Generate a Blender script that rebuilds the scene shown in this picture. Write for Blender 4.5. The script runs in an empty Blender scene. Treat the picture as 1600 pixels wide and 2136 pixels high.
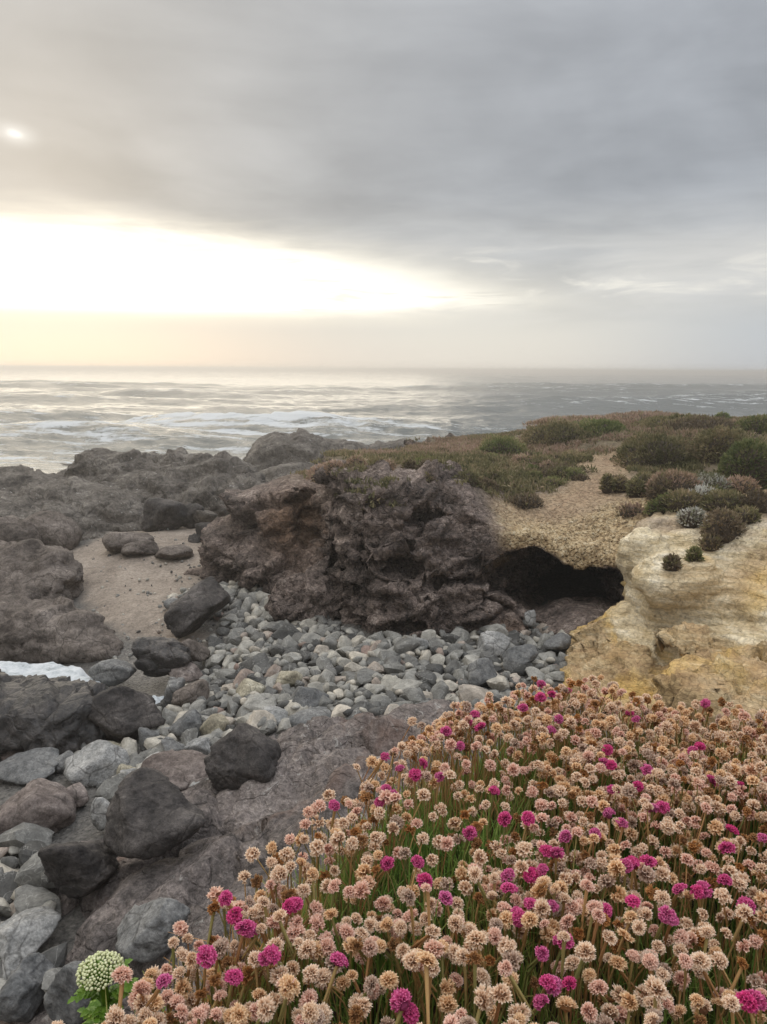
import bpy, math, random
import numpy as np
from mathutils import Vector, Matrix, Euler

random.seed(7)
RNG = np.random.default_rng(11)
R = math.radians
scene = bpy.context.scene
COL = scene.collection

# ------------------------------------------------------------------ camera
CAMZ = 3.6
PITCH = R(10.94)
ROLL = R(0.35)
F = 1542.0                     # focal length in pixels of the 1600 x 2136 frame
cam_d = bpy.data.cameras.new('camera')
cam = bpy.data.objects.new('camera', cam_d); COL.objects.link(cam)
cam_d.sensor_fit = 'HORIZONTAL'; cam_d.sensor_width = 36.0
cam_d.lens = 36.0 * F / 1600.0
cam_d.clip_start = 0.02; cam_d.clip_end = 40000
cam.matrix_world = Matrix.Translation((0, 0, CAMZ)) @ Matrix.Rotation(math.pi/2 - PITCH, 4, 'X') @ Matrix.Rotation(ROLL, 4, 'Z')
scene.camera = cam

# ------------------------------------------------------------------ node helper
class NT:
    def __init__(s, tree): s.t = tree
    def n(s, typ, **kw):
        nd = s.t.nodes.new(typ)
        for k, v in kw.items(): setattr(nd, k, v)
        return nd
    def put(s, sock, v):
        if isinstance(v, bpy.types.NodeSocket): s.t.links.new(v, sock)
        elif isinstance(v, (tuple, list)) and sock.type == 'RGBA' and len(v) == 3: sock.default_value = (*v, 1)
        else: sock.default_value = v
    def m(s, op, a, b=0.0, c=0.0, clamp=False):
        nd = s.n('ShaderNodeMath', operation=op); nd.use_clamp = clamp
        for i, v in enumerate((a, b, c)): s.put(nd.inputs[i], v)
        return nd.outputs[0]
    def vm(s, op, a, b=(0, 0, 0), scale=None):
        nd = s.n('ShaderNodeVectorMath', operation=op)
        s.put(nd.inputs[0], a); s.put(nd.inputs[1], b)
        if scale is not None: s.put(nd.inputs['Scale'], scale)
        return nd.outputs['Value'] if op in ('DOT_PRODUCT', 'LENGTH', 'DISTANCE') else nd.outputs[0]
    def ss(s, x, a, b):
        nd = s.n('ShaderNodeMapRange', interpolation_type='SMOOTHSTEP')
        s.put(nd.inputs['Value'], x); s.put(nd.inputs['From Min'], a); s.put(nd.inputs['From Max'], b)
        return nd.outputs[0]
    def mr(s, x, a, b, c, d):
        nd = s.n('ShaderNodeMapRange')
        for k, v in zip(('Value', 'From Min', 'From Max', 'To Min', 'To Max'), (x, a, b, c, d)): s.put(nd.inputs[k], v)
        return nd.outputs[0]
    def mix(s, f, a, b, mode='MIX'):
        nd = s.n('ShaderNodeMix', data_type='RGBA', blend_type=mode)
        s.put(nd.inputs[0], f); s.put(nd.inputs[6], a); s.put(nd.inputs[7], b)
        return nd.outputs[2]
    def noise(s, vec, scale, detail=4.0, rough=0.55, dist=0.0, out=0):
        nd = s.n('ShaderNodeTexNoise')
        s.put(nd.inputs['Vector'], vec); s.put(nd.inputs['Scale'], scale); s.put(nd.inputs['Detail'], detail)
        s.put(nd.inputs['Roughness'], rough); s.put(nd.inputs['Distortion'], dist)
        return nd.outputs[out]
    def voro(s, vec, scale, feature='F1', rnd=1.0):
        nd = s.n('ShaderNodeTexVoronoi', feature=feature)
        s.put(nd.inputs['Vector'], vec); s.put(nd.inputs['Scale'], scale); s.put(nd.inputs['Randomness'], rnd)
        return nd.outputs['Distance']
    def ramp(s, f, stops):
        nd = s.n('ShaderNodeValToRGB'); el = nd.color_ramp.elements
        while len(el) < len(stops): el.new(0.5)
        for e, (p, c) in zip(el, stops): e.position = p; e.color = (*c, 1)
        s.put(nd.inputs[0], f); return nd.outputs[0]
    def attr(s, name, typ='GEOMETRY'):
        nd = s.n('ShaderNodeAttribute', attribute_name=name, attribute_type=typ); return nd.outputs['Fac']
    def comb(s, x, y, z):
        nd = s.n('ShaderNodeCombineXYZ')
        for i, v in enumerate((x, y, z)): s.put(nd.inputs[i], v)
        return nd.outputs[0]
    def sep(s, v):
        nd = s.n('ShaderNodeSeparateXYZ'); s.put(nd.inputs[0], v); return nd.outputs
    def pos(s): return s.n('ShaderNodeNewGeometry').outputs['Position']
    def bump(s, h, strength=0.5, dist=0.02, normal=None):
        nd = s.n('ShaderNodeBump'); s.put(nd.inputs['Height'], h)
        nd.inputs['Strength'].default_value = strength; nd.inputs['Distance'].default_value = dist
        if normal is not None: s.put(nd.inputs['Normal'], normal)
        return nd.outputs[0]

# ------------------------------------------------------------------ world: low overcast with a bright gap above the sea
SUN_AZ, SUN_EL = R(-25.0), R(14.6)
world = bpy.data.worlds.new('World'); scene.world = world; world.use_nodes = True
w = NT(world.node_tree); world.node_tree.nodes.clear()
gen = w.n('ShaderNodeTexCoord').outputs['Generated']
dr = w.vm('NORMALIZE', gen)
dx, dy, dz = w.sep(dr)
el = w.m('MULTIPLY', w.m('ARCSINE', dz), 180 / math.pi)
az = w.m('MULTIPLY', w.m('ARCTAN2', dx, dy), 180 / math.pi)
den = w.m('ADD', w.m('MAXIMUM', dz, 0.0), 0.16)
cl = w.comb(w.m('DIVIDE', dx, den), w.m('DIVIDE', dy, den), 0.0)
nbig = w.noise(cl, 0.85, 5, 0.5, 0.6)
nmid = w.noise(cl, 2.2, 6, 0.55, 0.4)
streak = w.noise(w.vm('MULTIPLY', dr, (2.2, 2.2, 17.0)), 1.3, 6, 0.55, 0.35)
cover = w.m('ADD', w.m('MULTIPLY', nbig, 0.65), w.m('MULTIPLY', nmid, 0.35))
val = w.mr(cover, 0.34, 0.66, 0.245, 0.405)
val = w.m('ADD', val, w.m('MULTIPLY', w.m('SUBTRACT', streak, 0.5), 0.10))
# cloud deck boosted overhead, out of view, as added light for the foreground
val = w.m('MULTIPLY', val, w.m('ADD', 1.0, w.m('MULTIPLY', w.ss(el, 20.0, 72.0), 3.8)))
azl = w.ss(az, -30.0, 28.0)
tint = w.mix(azl, (1.02, 1.0, 0.965), (0.955, 1.0, 1.075))
base = w.mix(1.0, tint, w.comb(val, val, val), 'MULTIPLY')
# thin milky belt near the horizon
belt = w.m('MULTIPLY', w.ss(el, 13.0, 5.5), w.m('ADD', 0.55, w.m('MULTIPLY', w.ss(streak, 0.40, 0.62), 0.45)))
base = w.mix(w.m('MULTIPLY', belt, 0.85), base, (0.60, 0.585, 0.555))
low = w.ss(el, 5.6, 2.2)
sdx = w.m('ABSOLUTE', w.m('SUBTRACT', az, -25.0))
lowcol = w.mix(w.ss(sdx, 4.0, 52.0), (0.585, 0.545, 0.495), (0.41, 0.435, 0.465))
lowcol = w.mix(w.m('MULTIPLY', w.ss(sdx, 14.0, 30.0), w.ss(sdx, 54.0, 34.0)), lowcol, (0.58, 0.565, 0.525))
base = w.mix(low, base, lowcol)
# sun glow in the cloud and the sun itself glimpsed through it
S = (math.sin(SUN_AZ) * math.cos(SUN_EL), math.cos(SUN_AZ) * math.cos(SUN_EL), math.sin(SUN_EL))
sd = w.m('MULTIPLY', w.m('ARCCOSINE', w.m('MINIMUM', w.vm('DOT_PRODUCT', dr, S), 0.999999)), 180 / math.pi)
glow = w.m('POWER', w.ss(sd, 34.0, 0.0), 2.0)
base = w.mix(w.m('MULTIPLY', glow, 0.16), base, (0.72, 0.68, 0.61))
sdy = w.m('MULTIPLY', w.m('SUBTRACT', el, 14.6), 1.9)
sdx2 = w.m('ADD', w.m('SUBTRACT', az, -25.0), w.m('MULTIPLY', w.m('SUBTRACT', streak, 0.5), 3.0))
srad = w.m('SQRT', w.m('ADD', w.m('MULTIPLY', sdx2, sdx2), w.m('MULTIPLY', sdy, sdy)))
base = w.mix(w.m('MULTIPLY', w.m('POWER', w.ss(srad, 2.6, 0.0), 2.4), 0.35), base, (1.0, 0.99, 0.95))
base = w.mix(w.m('POWER', w.ss(srad, 0.75, 0.0), 1.4), base, (0.82, 0.81, 0.78))
# the bright gap
rag = w.noise(w.vm('MULTIPLY', dr, (5.0, 5.0, 26.0)), 1.6, 5, 0.6, 0.6)
wob = w.m('ADD', w.m('MULTIPLY', w.m('SUBTRACT', streak, 0.5), 3.4), w.m('MULTIPLY', w.m('SUBTRACT', rag, 0.5), 2.2))
top = w.m('ADD', w.m('SUBTRACT', 9.35, w.m('ADD', w.m('MULTIPLY', w.m('MAXIMUM', w.m('ADD', az, 22.0), 0.0), 0.055), w.m('MULTIPLY', w.ss(az, -6.0, 18.0), 2.3))), wob)
bot = w.m('ADD', 3.95, w.m('ADD', w.m('MULTIPLY', wob, 0.12), w.m('MULTIPLY', w.ss(az, 0.0, 16.0), 0.9)))
az2 = w.m('ADD', az, w.m('ADD', w.m('MULTIPLY', w.m('SUBTRACT', rag, 0.5), 30.0), w.m('MULTIPLY', w.m('SUBTRACT', streak, 0.5), 26.0)))
azf = w.m('MULTIPLY', w.ss(az2, 21.0, -8.0), w.ss(az, -78.0, -46.0))
# cream fringe, then the bright core, both ragged by the cloud streaks
fr_ = w.m('MULTIPLY', w.ss(el, w.m('SUBTRACT', bot, 1.3), w.m('ADD', bot, 0.7)), w.ss(el, w.m('ADD', top, 2.6), w.m('SUBTRACT', top, 1.4)))
fr_ = w.m('MULTIPLY', fr_, w.m('MULTIPLY', w.ss(az2, 26.0, -12.0), w.ss(az, -85.0, -45.0)))
base = w.mix(w.m('MULTIPLY', fr_, 0.72), base, (0.86, 0.80, 0.66))
gap = w.m('MULTIPLY', w.ss(el, w.m('SUBTRACT', bot, 0.5), w.m('ADD', bot, 0.9)), w.ss(el, w.m('ADD', top, 1.1), w.m('SUBTRACT', top, 1.9)))
wisp = w.m('MULTIPLY', w.ss(w.noise(w.vm('MULTIPLY', dr, (5.5, 5.5, 52.0)), 1.5, 5, 0.6, 0.5), 0.54, 0.68), w.ss(az, -20.0, -2.0))
gap = w.m('MULTIPLY', w.m('MULTIPLY', gap, azf), w.m('SUBTRACT', 1.0, w.m('MULTIPLY', wisp, 0.8)))
gapc = w.mix(w.ss(sdx, 2.0, 34.0), (1.30, 1.22, 1.06), (0.98, 0.94, 0.84))
base = w.mix(gap, base, gapc)
# faint bright bands reaching to the right of the gap
bnd = w.m('MULTIPLY', w.m('MULTIPLY', w.ss(el, 4.2, 5.6), w.ss(el, 9.5, 6.5)), w.m('MULTIPLY', w.ss(rag, 0.52, 0.70), w.m('MULTIPLY', w.ss(az, -6.0, 6.0), w.ss(az, 40.0, 16.0))))
base = w.mix(w.m('MULTIPLY', bnd, 0.55), base, (0.80, 0.765, 0.68))
# below the horizon: dull sea grey
base = w.mix(w.ss(el, 0.0, -1.5), base, (0.22, 0.22, 0.21))
sky = w.n('ShaderNodeTexSky', sky_type='NISHITA'); sky.sun_disc = False
sky.sun_elevation = SUN_EL; sky.sun_rotation = SUN_AZ
bg1 = w.n('ShaderNodeBackground'); w.put(bg1.inputs[0], sky.outputs[0]); bg1.inputs[1].default_value = 0.07
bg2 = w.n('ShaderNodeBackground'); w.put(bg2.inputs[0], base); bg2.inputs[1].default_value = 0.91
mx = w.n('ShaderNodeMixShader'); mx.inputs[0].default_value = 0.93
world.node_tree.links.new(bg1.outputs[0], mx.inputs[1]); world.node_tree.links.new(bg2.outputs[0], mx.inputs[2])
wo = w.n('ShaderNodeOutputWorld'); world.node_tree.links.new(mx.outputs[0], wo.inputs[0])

# ------------------------------------------------------------------ sun behind thin cloud
sun_d = bpy.data.lights.new('sun', 'SUN'); sun_d.energy = 1.0; sun_d.angle = R(60); sun_d.color = (1.0, 0.88, 0.70)
sun = bpy.data.objects.new('sun', sun_d); COL.objects.link(sun)
sun.rotation_euler = Vector(S).to_track_quat('Z', 'Y').to_euler()
sun.location = (-8, 16, 12)

scene.view_settings.view_transform = 'Standard'; scene.view_settings.look = 'None'
scene.view_settings.exposure = 0.55; scene.view_settings.gamma = 1.0
scene.view_settings.use_curve_mapping = False
scene.cycles.use_denoising = True
scene.cycles.max_bounces = 6; scene.cycles.diffuse_bounces = 3; scene.cycles.glossy_bounces = 2
scene.cycles.transmission_bounces = 4; scene.cycles.volume_bounces = 0; scene.cycles.transparent_max_bounces = 6
scene.cycles.sample_clamp_indirect = 4.0

# ------------------------------------------------------------------ geometry helpers
CP, SP = math.cos(PITCH), math.sin(PITCH)
def ray(px, py):
    x, y = px - 800.0, 1068.0 - py
    c, s_ = math.cos(ROLL), math.sin(ROLL)
    u, v = (x*c - y*s_) / F, (x*s_ + y*c) / F
    return np.array([u, CP + SP*v, -SP + CP*v])
def P(px, py, Y):                      # a point of the place: picture position plus its distance northwards
    d = ray(px, py); t = Y / d[1]; return np.array([d[0]*t, Y, CAMZ + d[2]*t])
def G(px, py, z):                      # picture position plus its height above the sea
    d = ray(px, py); t = (z - CAMZ) / d[2]; return np.array([d[0]*t, d[1]*t, z])

def _h(ix, iy, iz, seed):
    h = (ix.astype(np.uint32)*np.uint32(374761393) + iy.astype(np.uint32)*np.uint32(668265263)
         + iz.astype(np.uint32)*np.uint32(2147483647) + np.uint32(seed*974711 + 12345))
    h = (h ^ (h >> np.uint32(13))) * np.uint32(1274126177)
    h = (h ^ (h >> np.uint32(16))) * np.uint32(2246822519)
    return (h ^ (h >> np.uint32(15))).astype(np.float32) * np.float32(1.0/4294967295.0)
def vn(p, seed=0):                     # value noise in -1..1
    p = np.asarray(p, np.float32); i = np.floor(p); f = p - i; i = i.astype(np.int64)
    f = f*f*f*(f*(f*6 - 15) + 10)
    out = 0
    for a in (0, 1):
        wx = f[:, 0] if a else 1 - f[:, 0]
        for b in (0, 1):
            wy = f[:, 1] if b else 1 - f[:, 1]
            for c in (0, 1):
                wz = f[:, 2] if c else 1 - f[:, 2]
                out = out + wx*wy*wz*_h(i[:, 0]+a, i[:, 1]+b, i[:, 2]+c, seed)
    return out*2 - 1
def fbm(p, octv=4, seed=0, gain=0.5, lac=2.03):
    p = np.asarray(p, np.float32); s, a, t = 0, 1.0, 0.0
    for o in range(octv):
        s = s + a*vn(p + o*17.3, seed + o); t += a; a *= gain; p = p*lac
    return s / t
def ridged(p, octv=4, seed=0, gain=0.5):
    p = np.asarray(p, np.float32); s, a, t = 0, 1.0, 0.0
    for o in range(octv):
        s = s + a*(1 - np.abs(vn(p + o*9.1, seed + o))*2); t += a; a *= gain; p = p*2.07
    return s / t
def worley(p, seed=0):                 # F1, F2, value of the nearest cell
    p = np.asarray(p, np.float32); i = np.floor(p).astype(np.int64); n = len(p)
    f1 = np.full(n, 9.0, np.float32); f2 = np.full(n, 9.0, np.float32); idv = np.zeros(n, np.float32); tl = np.zeros(n, np.float32)
    for a in (-1, 0, 1):
        for b in (-1, 0, 1):
            for c in (-1, 0, 1):
                jx, jy, jz = i[:, 0]+a, i[:, 1]+b, i[:, 2]+c
                h0, h1, h2, h3 = (_h(jx, jy, jz, seed+k) for k in range(4))
                ex, ey, ez = p[:, 0]-jx-h0, p[:, 1]-jy-h1, p[:, 2]-jz-h2
                d = np.sqrt(ex*ex + ey*ey + ez*ez)
                m = d < f1
                f2 = np.where(m, f1, np.minimum(f2, d)); idv = np.where(m, h3, idv); f1 = np.where(m, d, f1)
                tl = np.where(m, (h3*7.3 % 1 - .5)*ex + (h3*13.7 % 1 - .5)*ey + (h3*29.1 % 1 - .5)*ez, tl)
    return f1, f2, idv, tl            # tl: a random tilt of each cell
def sstep(x, a, b):
    t = np.clip((x - a)/(b - a), 0, 1); return t*t*(3 - 2*t)
def smin(a, b, k): h = np.clip(0.5 + 0.5*(b - a)/k, 0, 1); return b*(1-h) + a*h - k*h*(1-h)
def smax(a, b, k): return -smin(-a, -b, k)

class TPS:
    def __init__(s, pts, lam=0.02):
        pts = np.asarray(pts, float); s.c = pts[:, :2]; n = len(pts)
        d = np.linalg.norm(s.c[:, None]-s.c[None], axis=2); K = s.k(d) + lam*np.eye(n)
        Q = np.hstack([np.ones((n, 1)), s.c])
        A = np.zeros((n+3, n+3)); A[:n, :n] = K; A[:n, n:] = Q; A[n:, :n] = Q.T
        s.w = np.linalg.solve(A, np.concatenate([pts[:, 2], np.zeros(3)]))
    @staticmethod
    def k(d): return np.where(d > 1e-9, d*d*np.log(np.maximum(d, 1e-9)), 0.0)
    def __call__(s, x, y):
        x = np.asarray(x, float); y = np.asarray(y, float); o = s.w[-3] + s.w[-2]*x + s.w[-1]*y
        for (cx, cy), wt in zip(s.c, s.w): o = o + wt*s.k(np.hypot(x-cx, y-cy))
        return o

def polydist(x, y, poly):              # signed distance, positive inside
    poly = np.asarray(poly, float); d = np.full(x.shape, 1e9); ins = np.zeros(x.shape, bool)
    for k in range(len(poly)):
        a, b = poly[k], poly[(k+1) % len(poly)]
        e = b - a; t = np.clip(((x-a[0])*e[0] + (y-a[1])*e[1])/(e@e), 0, 1)
        d = np.minimum(d, np.hypot(x-a[0]-t*e[0], y-a[1]-t*e[1]))
        c = ((a[1] > y) != (b[1] > y)) & (x < (b[0]-a[0])*(y-a[1])/(b[1]-a[1]+1e-12) + a[0])
        ins ^= c
    return np.where(ins, d, -d)

def nets(f, xs, ys, zs):               # surface nets on a grid with free spacing; f < 0 is solid
    nx, ny, nz = f.shape; s = f < 0
    cnt = np.zeros((nx-1, ny-1, nz-1), np.int8)
    for a in (0, 1):
        for b in (0, 1):
            for c in (0, 1): cnt += s[a:nx-1+a, b:ny-1+b, c:nz-1+c]
    act = (cnt > 0) & (cnt < 8); I, J, K = np.nonzero(act)
    idx = np.full(act.shape, -1, np.int64); idx[I, J, K] = np.arange(len(I))
    acc = np.zeros((len(I), 3)); num = np.zeros(len(I))
    corners = [(a, b, c) for a in (0, 1) for b in (0, 1) for c in (0, 1)]
    for ca in corners:
        for ax in range(3):
            if ca[ax]: continue
            cb = list(ca); cb[ax] = 1
            fa = f[I+ca[0], J+ca[1], K+ca[2]]; fb = f[I+cb[0], J+cb[1], K+cb[2]]
            m = (fa < 0) != (fb < 0); t = np.where(m, fa/(fa-fb+1e-20), 0)
            pa = np.stack([xs[I+ca[0]], ys[J+ca[1]], zs[K+ca[2]]], 1); pb = np.stack([xs[I+cb[0]], ys[J+cb[1]], zs[K+cb[2]]], 1)
            acc += np.where(m[:, None], pa + (pb-pa)*t[:, None], 0); num += m
    V = acc/num[:, None]; Fs = []
    for ax in range(3):
        sl0 = [slice(None)]*3; sl1 = [slice(None)]*3; sl0[ax] = slice(0, -1); sl1[ax] = slice(1, None)
        A, B = s[tuple(sl0)], s[tuple(sl1)]; u, v = [(1, 2), (2, 0), (0, 1)][ax]
        m = A != B; q = np.stack(np.nonzero(m), 1)
        ok = (q[:, u] > 0) & (q[:, v] > 0) & (q[:, u] < f.shape[u]-1) & (q[:, v] < f.shape[v]-1); q = q[ok]
        inv = A[q[:, 0], q[:, 1], q[:, 2]]
        def cell(du, dv):
            c = q.copy(); c[:, u] += du; c[:, v] += dv; return idx[c[:, 0], c[:, 1], c[:, 2]]
        quad = np.stack([cell(-1, -1), cell(0, -1), cell(0, 0), cell(-1, 0)], 1)
        quad = np.where(inv[:, None], quad, quad[:, ::-1]); Fs.append(quad)
    return V, np.concatenate(Fs)

def vnormals(V, Q):
    n = np.cross(V[Q[:, 2]]-V[Q[:, 0]], V[Q[:, -1]]-V[Q[:, 1]]) if Q.shape[1] == 4 else np.cross(V[Q[:, 1]]-V[Q[:, 0]], V[Q[:, 2]]-V[Q[:, 0]])
    N = np.zeros_like(V)
    for k in range(Q.shape[1]):
        for c in range(3): N[:, c] += np.bincount(Q[:, k], n[:, c], len(V))
    return N/np.maximum(np.linalg.norm(N, axis=1, keepdims=True), 1e-12)

def mesh(name, V, Q, mat=None, smooth=True, attrs=None):
    V = np.asarray(V, np.float32); Q = np.asarray(Q, np.int32); k = Q.shape[1]
    me = bpy.data.meshes.new(name)
    me.vertices.add(len(V)); me.vertices.foreach_set('co', V.ravel())
    me.loops.add(Q.size); me.loops.foreach_set('vertex_index', Q.ravel())
    me.polygons.add(len(Q)); me.polygons.foreach_set('loop_start', np.arange(len(Q), dtype=np.int32)*k)
    me.polygons.foreach_set('use_smooth', np.full(len(Q), smooth))
    for an, av in (attrs or {}).items():
        at = me.attributes.new(an, 'FLOAT', 'POINT'); at.data.foreach_set('value', np.asarray(av, np.float32))
    me.update(calc_edges=True); me.validate()
    if mat: me.materials.append(mat)
    return me
def link(name, me, parent=None, loc=None, rot=None, scale=None):
    o = bpy.data.objects.new(name, me); COL.objects.link(o)
    if parent: o.parent = parent
    if loc is not None: o.location = loc
    if rot is not None: o.rotation_euler = rot
    if scale is not None: o.scale = scale
    return o
def tag(o, label=None, cat=None, group=None, kind=None):
    if label: o['label'] = label
    if cat: o['category'] = cat
    if group: o['group'] = group
    if kind: o['kind'] = kind
    return o
def axis(*seg):                        # (start, end, step) pieces
    out = []
    for a, b, st in seg: out.append(np.linspace(a, b, max(2, int(round((b-a)/st))+1))[:-1])
    return np.concatenate(out + [[seg[-1][1]]])
def grid(xs, ys, zf):
    X, Y = np.meshgrid(xs, ys, indexing='ij'); Z = zf(X, Y)
    V = np.stack([X.ravel(), Y.ravel(), Z.ravel()], 1); nx, ny = X.shape
    i = (np.arange(nx-1)[:, None]*ny + np.arange(ny-1)[None]).ravel()
    return V, np.stack([i, i+ny, i+ny+1, i+1], 1)
_ico = {}
def ico(sub):
    if sub not in _ico:
        import bmesh
        bm = bmesh.new(); bmesh.ops.create_icosphere(bm, subdivisions=sub, radius=1.0)
        bm.verts.ensure_lookup_table()
        V = np.array([v.co[:] for v in bm.verts]); T = np.array([[v.index for v in f.verts] for f in bm.faces]); bm.free()
        _ico[sub] = (V/np.linalg.norm(V, axis=1, keepdims=True), T)
    return _ico[sub]

# ------------------------------------------------------------------ materials
def new_mat(name):
    m = bpy.data.materials.new(name); m.use_nodes = True; m.node_tree.nodes.clear(); return m, NT(m.node_tree)
def finish(m, n, col, rough=0.85, normal=None, spec=0.3, transl=0.0, tcol=None, metallic=0.0, coat=0.0):
    b = n.n('ShaderNodeBsdfPrincipled'); n.put(b.inputs['Base Color'], col); n.put(b.inputs['Roughness'], rough)
    n.put(b.inputs['Specular IOR Level'], spec)
    if normal is not None: n.put(b.inputs['Normal'], normal)
    out = n.n('ShaderNodeOutputMaterial'); sh = b.outputs[0]
    if transl:
        t = n.n('ShaderNodeBsdfTranslucent'); n.put(t.inputs[0], tcol if tcol is not None else col)
        mxs = n.n('ShaderNodeMixShader'); mxs.inputs[0].default_value = transl
        n.t.links.new(sh, mxs.inputs[1]); n.t.links.new(t.outputs[0], mxs.inputs[2]); sh = mxs.outputs[0]
    n.t.links.new(sh, out.inputs[0]); return m
def rock_nodes(n, cols, big=1.2, fine=22.0, speck=(0.6, 1.35), rnd=None, rndamt=0.25):
    """colour and height of a stony surface"""
    p = n.pos()
    a = n.noise(p, big, 5, 0.6, 0.4); b = n.noise(p, fine, 6, 0.65); c = n.noise(p, big*6.5, 6, 0.6, 0.3)
    f = n.m('ADD', n.m('MULTIPLY', a, 0.6), n.m('MULTIPLY', c, 0.4))
    k = len(cols); col = n.ramp(f, [(0.35 + 0.30*i/(k-1), cc) for i, cc in enumerate(cols)])
    g = n.m('MULTIPLY', n.mr(b, 0.3, 0.7, *speck), n.mr(n.noise(p, fine*2.7, 3, .7), .3, .7, .68, 1.34))
    col = n.mix(1.0, col, n.comb(g, g, g), 'MULTIPLY')
    if rnd is not None:
        r = n.mr(rnd, 0, 1, 1-rndamt, 1+rndamt); col = n.mix(1.0, col, n.comb(r, r, r), 'MULTIPLY')
    h = n.m('ADD', n.m('MULTIPLY', b, 0.5), c)
    return p, col, h, a, b, c
def rock_mat(name, cols, big=1.2, fine=22.0, bump=0.6, dist=0.03, rough=0.85, spec=0.3, crack=6.0, crackamt=0.25, rnd=None, speck=(0.6, 1.35), white=0.0):
    m, n = new_mat(name)
    r = None
    if rnd == 'object': r = n.n('ShaderNodeObjectInfo').outputs['Random']
    elif rnd == 'attr': r = n.attr('rnd')
    p, col, h, a, b, c = rock_nodes(n, cols, big, fine, speck, r)
    warp = n.vm('ADD', p, n.vm('SCALE', n.noise(p, crack*0.8, 3, 0.5, 0, 1), scale=0.25/crack*3))
    v = n.voro(warp, crack, 'DISTANCE_TO_EDGE')
    cr = n.ss(v, 0.0, 0.09)
    col = n.mix(n.m('MULTIPLY', n.m('SUBTRACT', 1.0, n.ss(v, 0.0, 0.035)), n.m('MULTIPLY', n.ss(a, .42, .58), .55)), col, (.018, .015, .013))
    h = n.m('ADD', h, n.m('MULTIPLY', cr, crackamt))
    pit = n.ss(n.voro(p, fine*2.2), 0.05, 0.32)
    h = n.m('ADD', h, n.m('MULTIPLY', pit, 0.18))
    if white:
        wm = n.m('MULTIPLY', n.ss(n.noise(p, 9.0, 6, 0.7, 0.5), 0.63, 0.70), white)
        col = n.mix(wm, col, (0.55, 0.53, 0.50))
    return finish(m, n, col, rough, n.bump(h, bump, dist), spec)

# ================================================================== THE SETTING
# ---- sea
SEA = 0.0
def build_sea():
    ys = [11.0]
    while ys[-1] < 9000: ys.append(ys[-1] + max(0.16, min(ys[-1]*0.006, 400)) if ys[-1] < 160 else ys[-1]*1.05)
    ys = np.array(ys); t = np.linspace(-1, 1, 331); t = np.sign(t)*np.abs(t)**1.15
    Yg, Tg = np.meshgrid(ys, t, indexing='ij'); X = Tg*(14 + Yg*0.85); Y = Yg.copy()
    p = np.stack([X.ravel(), Y.ravel(), np.zeros(X.size)], 1)
    far = 1 - sstep(p[:, 1], 220, 900); near = sstep(p[:, 1], 13, 30)
    lx = p*[0.022, 0.03, 1]
    ph = fbm(lx, 3, 5)*5.0
    sw = np.zeros(len(p))
    q = (p[:, 1] - 0.10*p[:, 0])/13.5*2*math.pi + ph
    crest = np.exp(1.6*(np.cos(q) - 1))
    amp = 0.18 + 0.85*sstep(fbm(p*[0.03, 0.06, 1], 3, 15), -0.15, 0.5)
    sw += amp*crest
    q2 = (p[:, 1]*0.9 + 0.35*p[:, 0])/5.1*2*math.pi + fbm(p*[0.07, 0.09, 1], 2, 25)*5
    sw += 0.045*np.cos(q2)
    sw += 0.17*fbm(p*[0.30, 0.62, 1], 4, 35) + 0.09*ridged(p*[0.8, 1.6, 1], 3, 45)
    z = SEA + sw*near*far
    # the breaker that runs in behind the skerries
    yb = 38.0 + 3.2*fbm(np.stack([p[:, 0]*0.05, 0*p[:, 0], 0*p[:, 0]], 1), 3, 8) + 0.02*p[:, 0]
    side = 1 - sstep(p[:, 0], -6, 10)*0.6
    brk = np.exp(-((p[:, 1]-yb)/1.3)**2)*side
    lump = 0.75 + 0.5*fbm(p*[0.8, 1.2, 1], 4, 77)
    z += 0.50*brk*lump
    wside = 1 - .75*sstep(p[:, 0], -7, 4)
    wash = sstep(p[:, 1], yb+1.2, yb-1.5)*0.15*wside + brk*0.42*wside + np.exp(-((p[:, 1]-46)/2.0)**2)*0.30 + np.exp(-((p[:, 1]-28)/3.0)**2)*0.22
    caps = crest*amp*0.42
    foam = np.clip(wash + caps*(1 - sstep(p[:, 1], 120, 400)*0.6), 0, 1.2)
    V = np.stack([p[:, 0], p[:, 1], z], 1); a, b = X.shape
    i = (np.arange(a-1)[:, None]*b + np.arange(b-1)[None]).ravel()
    m, n = new_mat('sea_water')
    ps = n.pos(); fo = n.attr('foam')
    dist = n.sep(ps)[1]
    st = n.vm('MULTIPLY', ps, (0.34, 1.5, 1.0))
    n1 = n.noise(st, 1.1, 8, 0.62, 0.3); n2 = n.noise(ps, 5.0, 5, 0.6, 0.4)
    fm = n.m('ADD', fo, n.m('ADD', n.m('MULTIPLY', n.m('SUBTRACT', n1, 0.5), 2.4), n.m('MULTIPLY', n.m('SUBTRACT', n2, 0.5), 0.5)))
    fm = n.ss(fm, 0.42, 0.78)
    rip = n.noise(n.vm('MULTIPLY', ps, (0.8, 1.6, 1)), 1.4, 7, 0.6, 0.3)
    rip2 = n.noise(n.vm('MULTIPLY', ps, (0.16, 0.50, 1)), 1.0, 7, 0.66, 0.3)
    hh = n.m('ADD', n.m('MULTIPLY', rip, 0.13), n.m('MULTIPLY', rip2, n.mr(dist, 40, 400, 0.2, 1.2)))
    bm = n.bump(hh, 1.0, 1.0)
    col = n.mix(fm, (0.095, 0.105, 0.096), (0.58, 0.60, 0.61))
    rough = n.mr(fm, 0, 1, 0.16, 0.8)
    finish(m, n, col, rough, bm, 0.5)
    o = link('sea', mesh('sea', V, np.stack([i, i+1, i+b+1, i+b], 1)[:, ::-1], m, True, {'foam': foam}))
    tag(o, 'grey-green ocean with low swells and white foam running to the horizon', None, None, 'structure')
build_sea()

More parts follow.
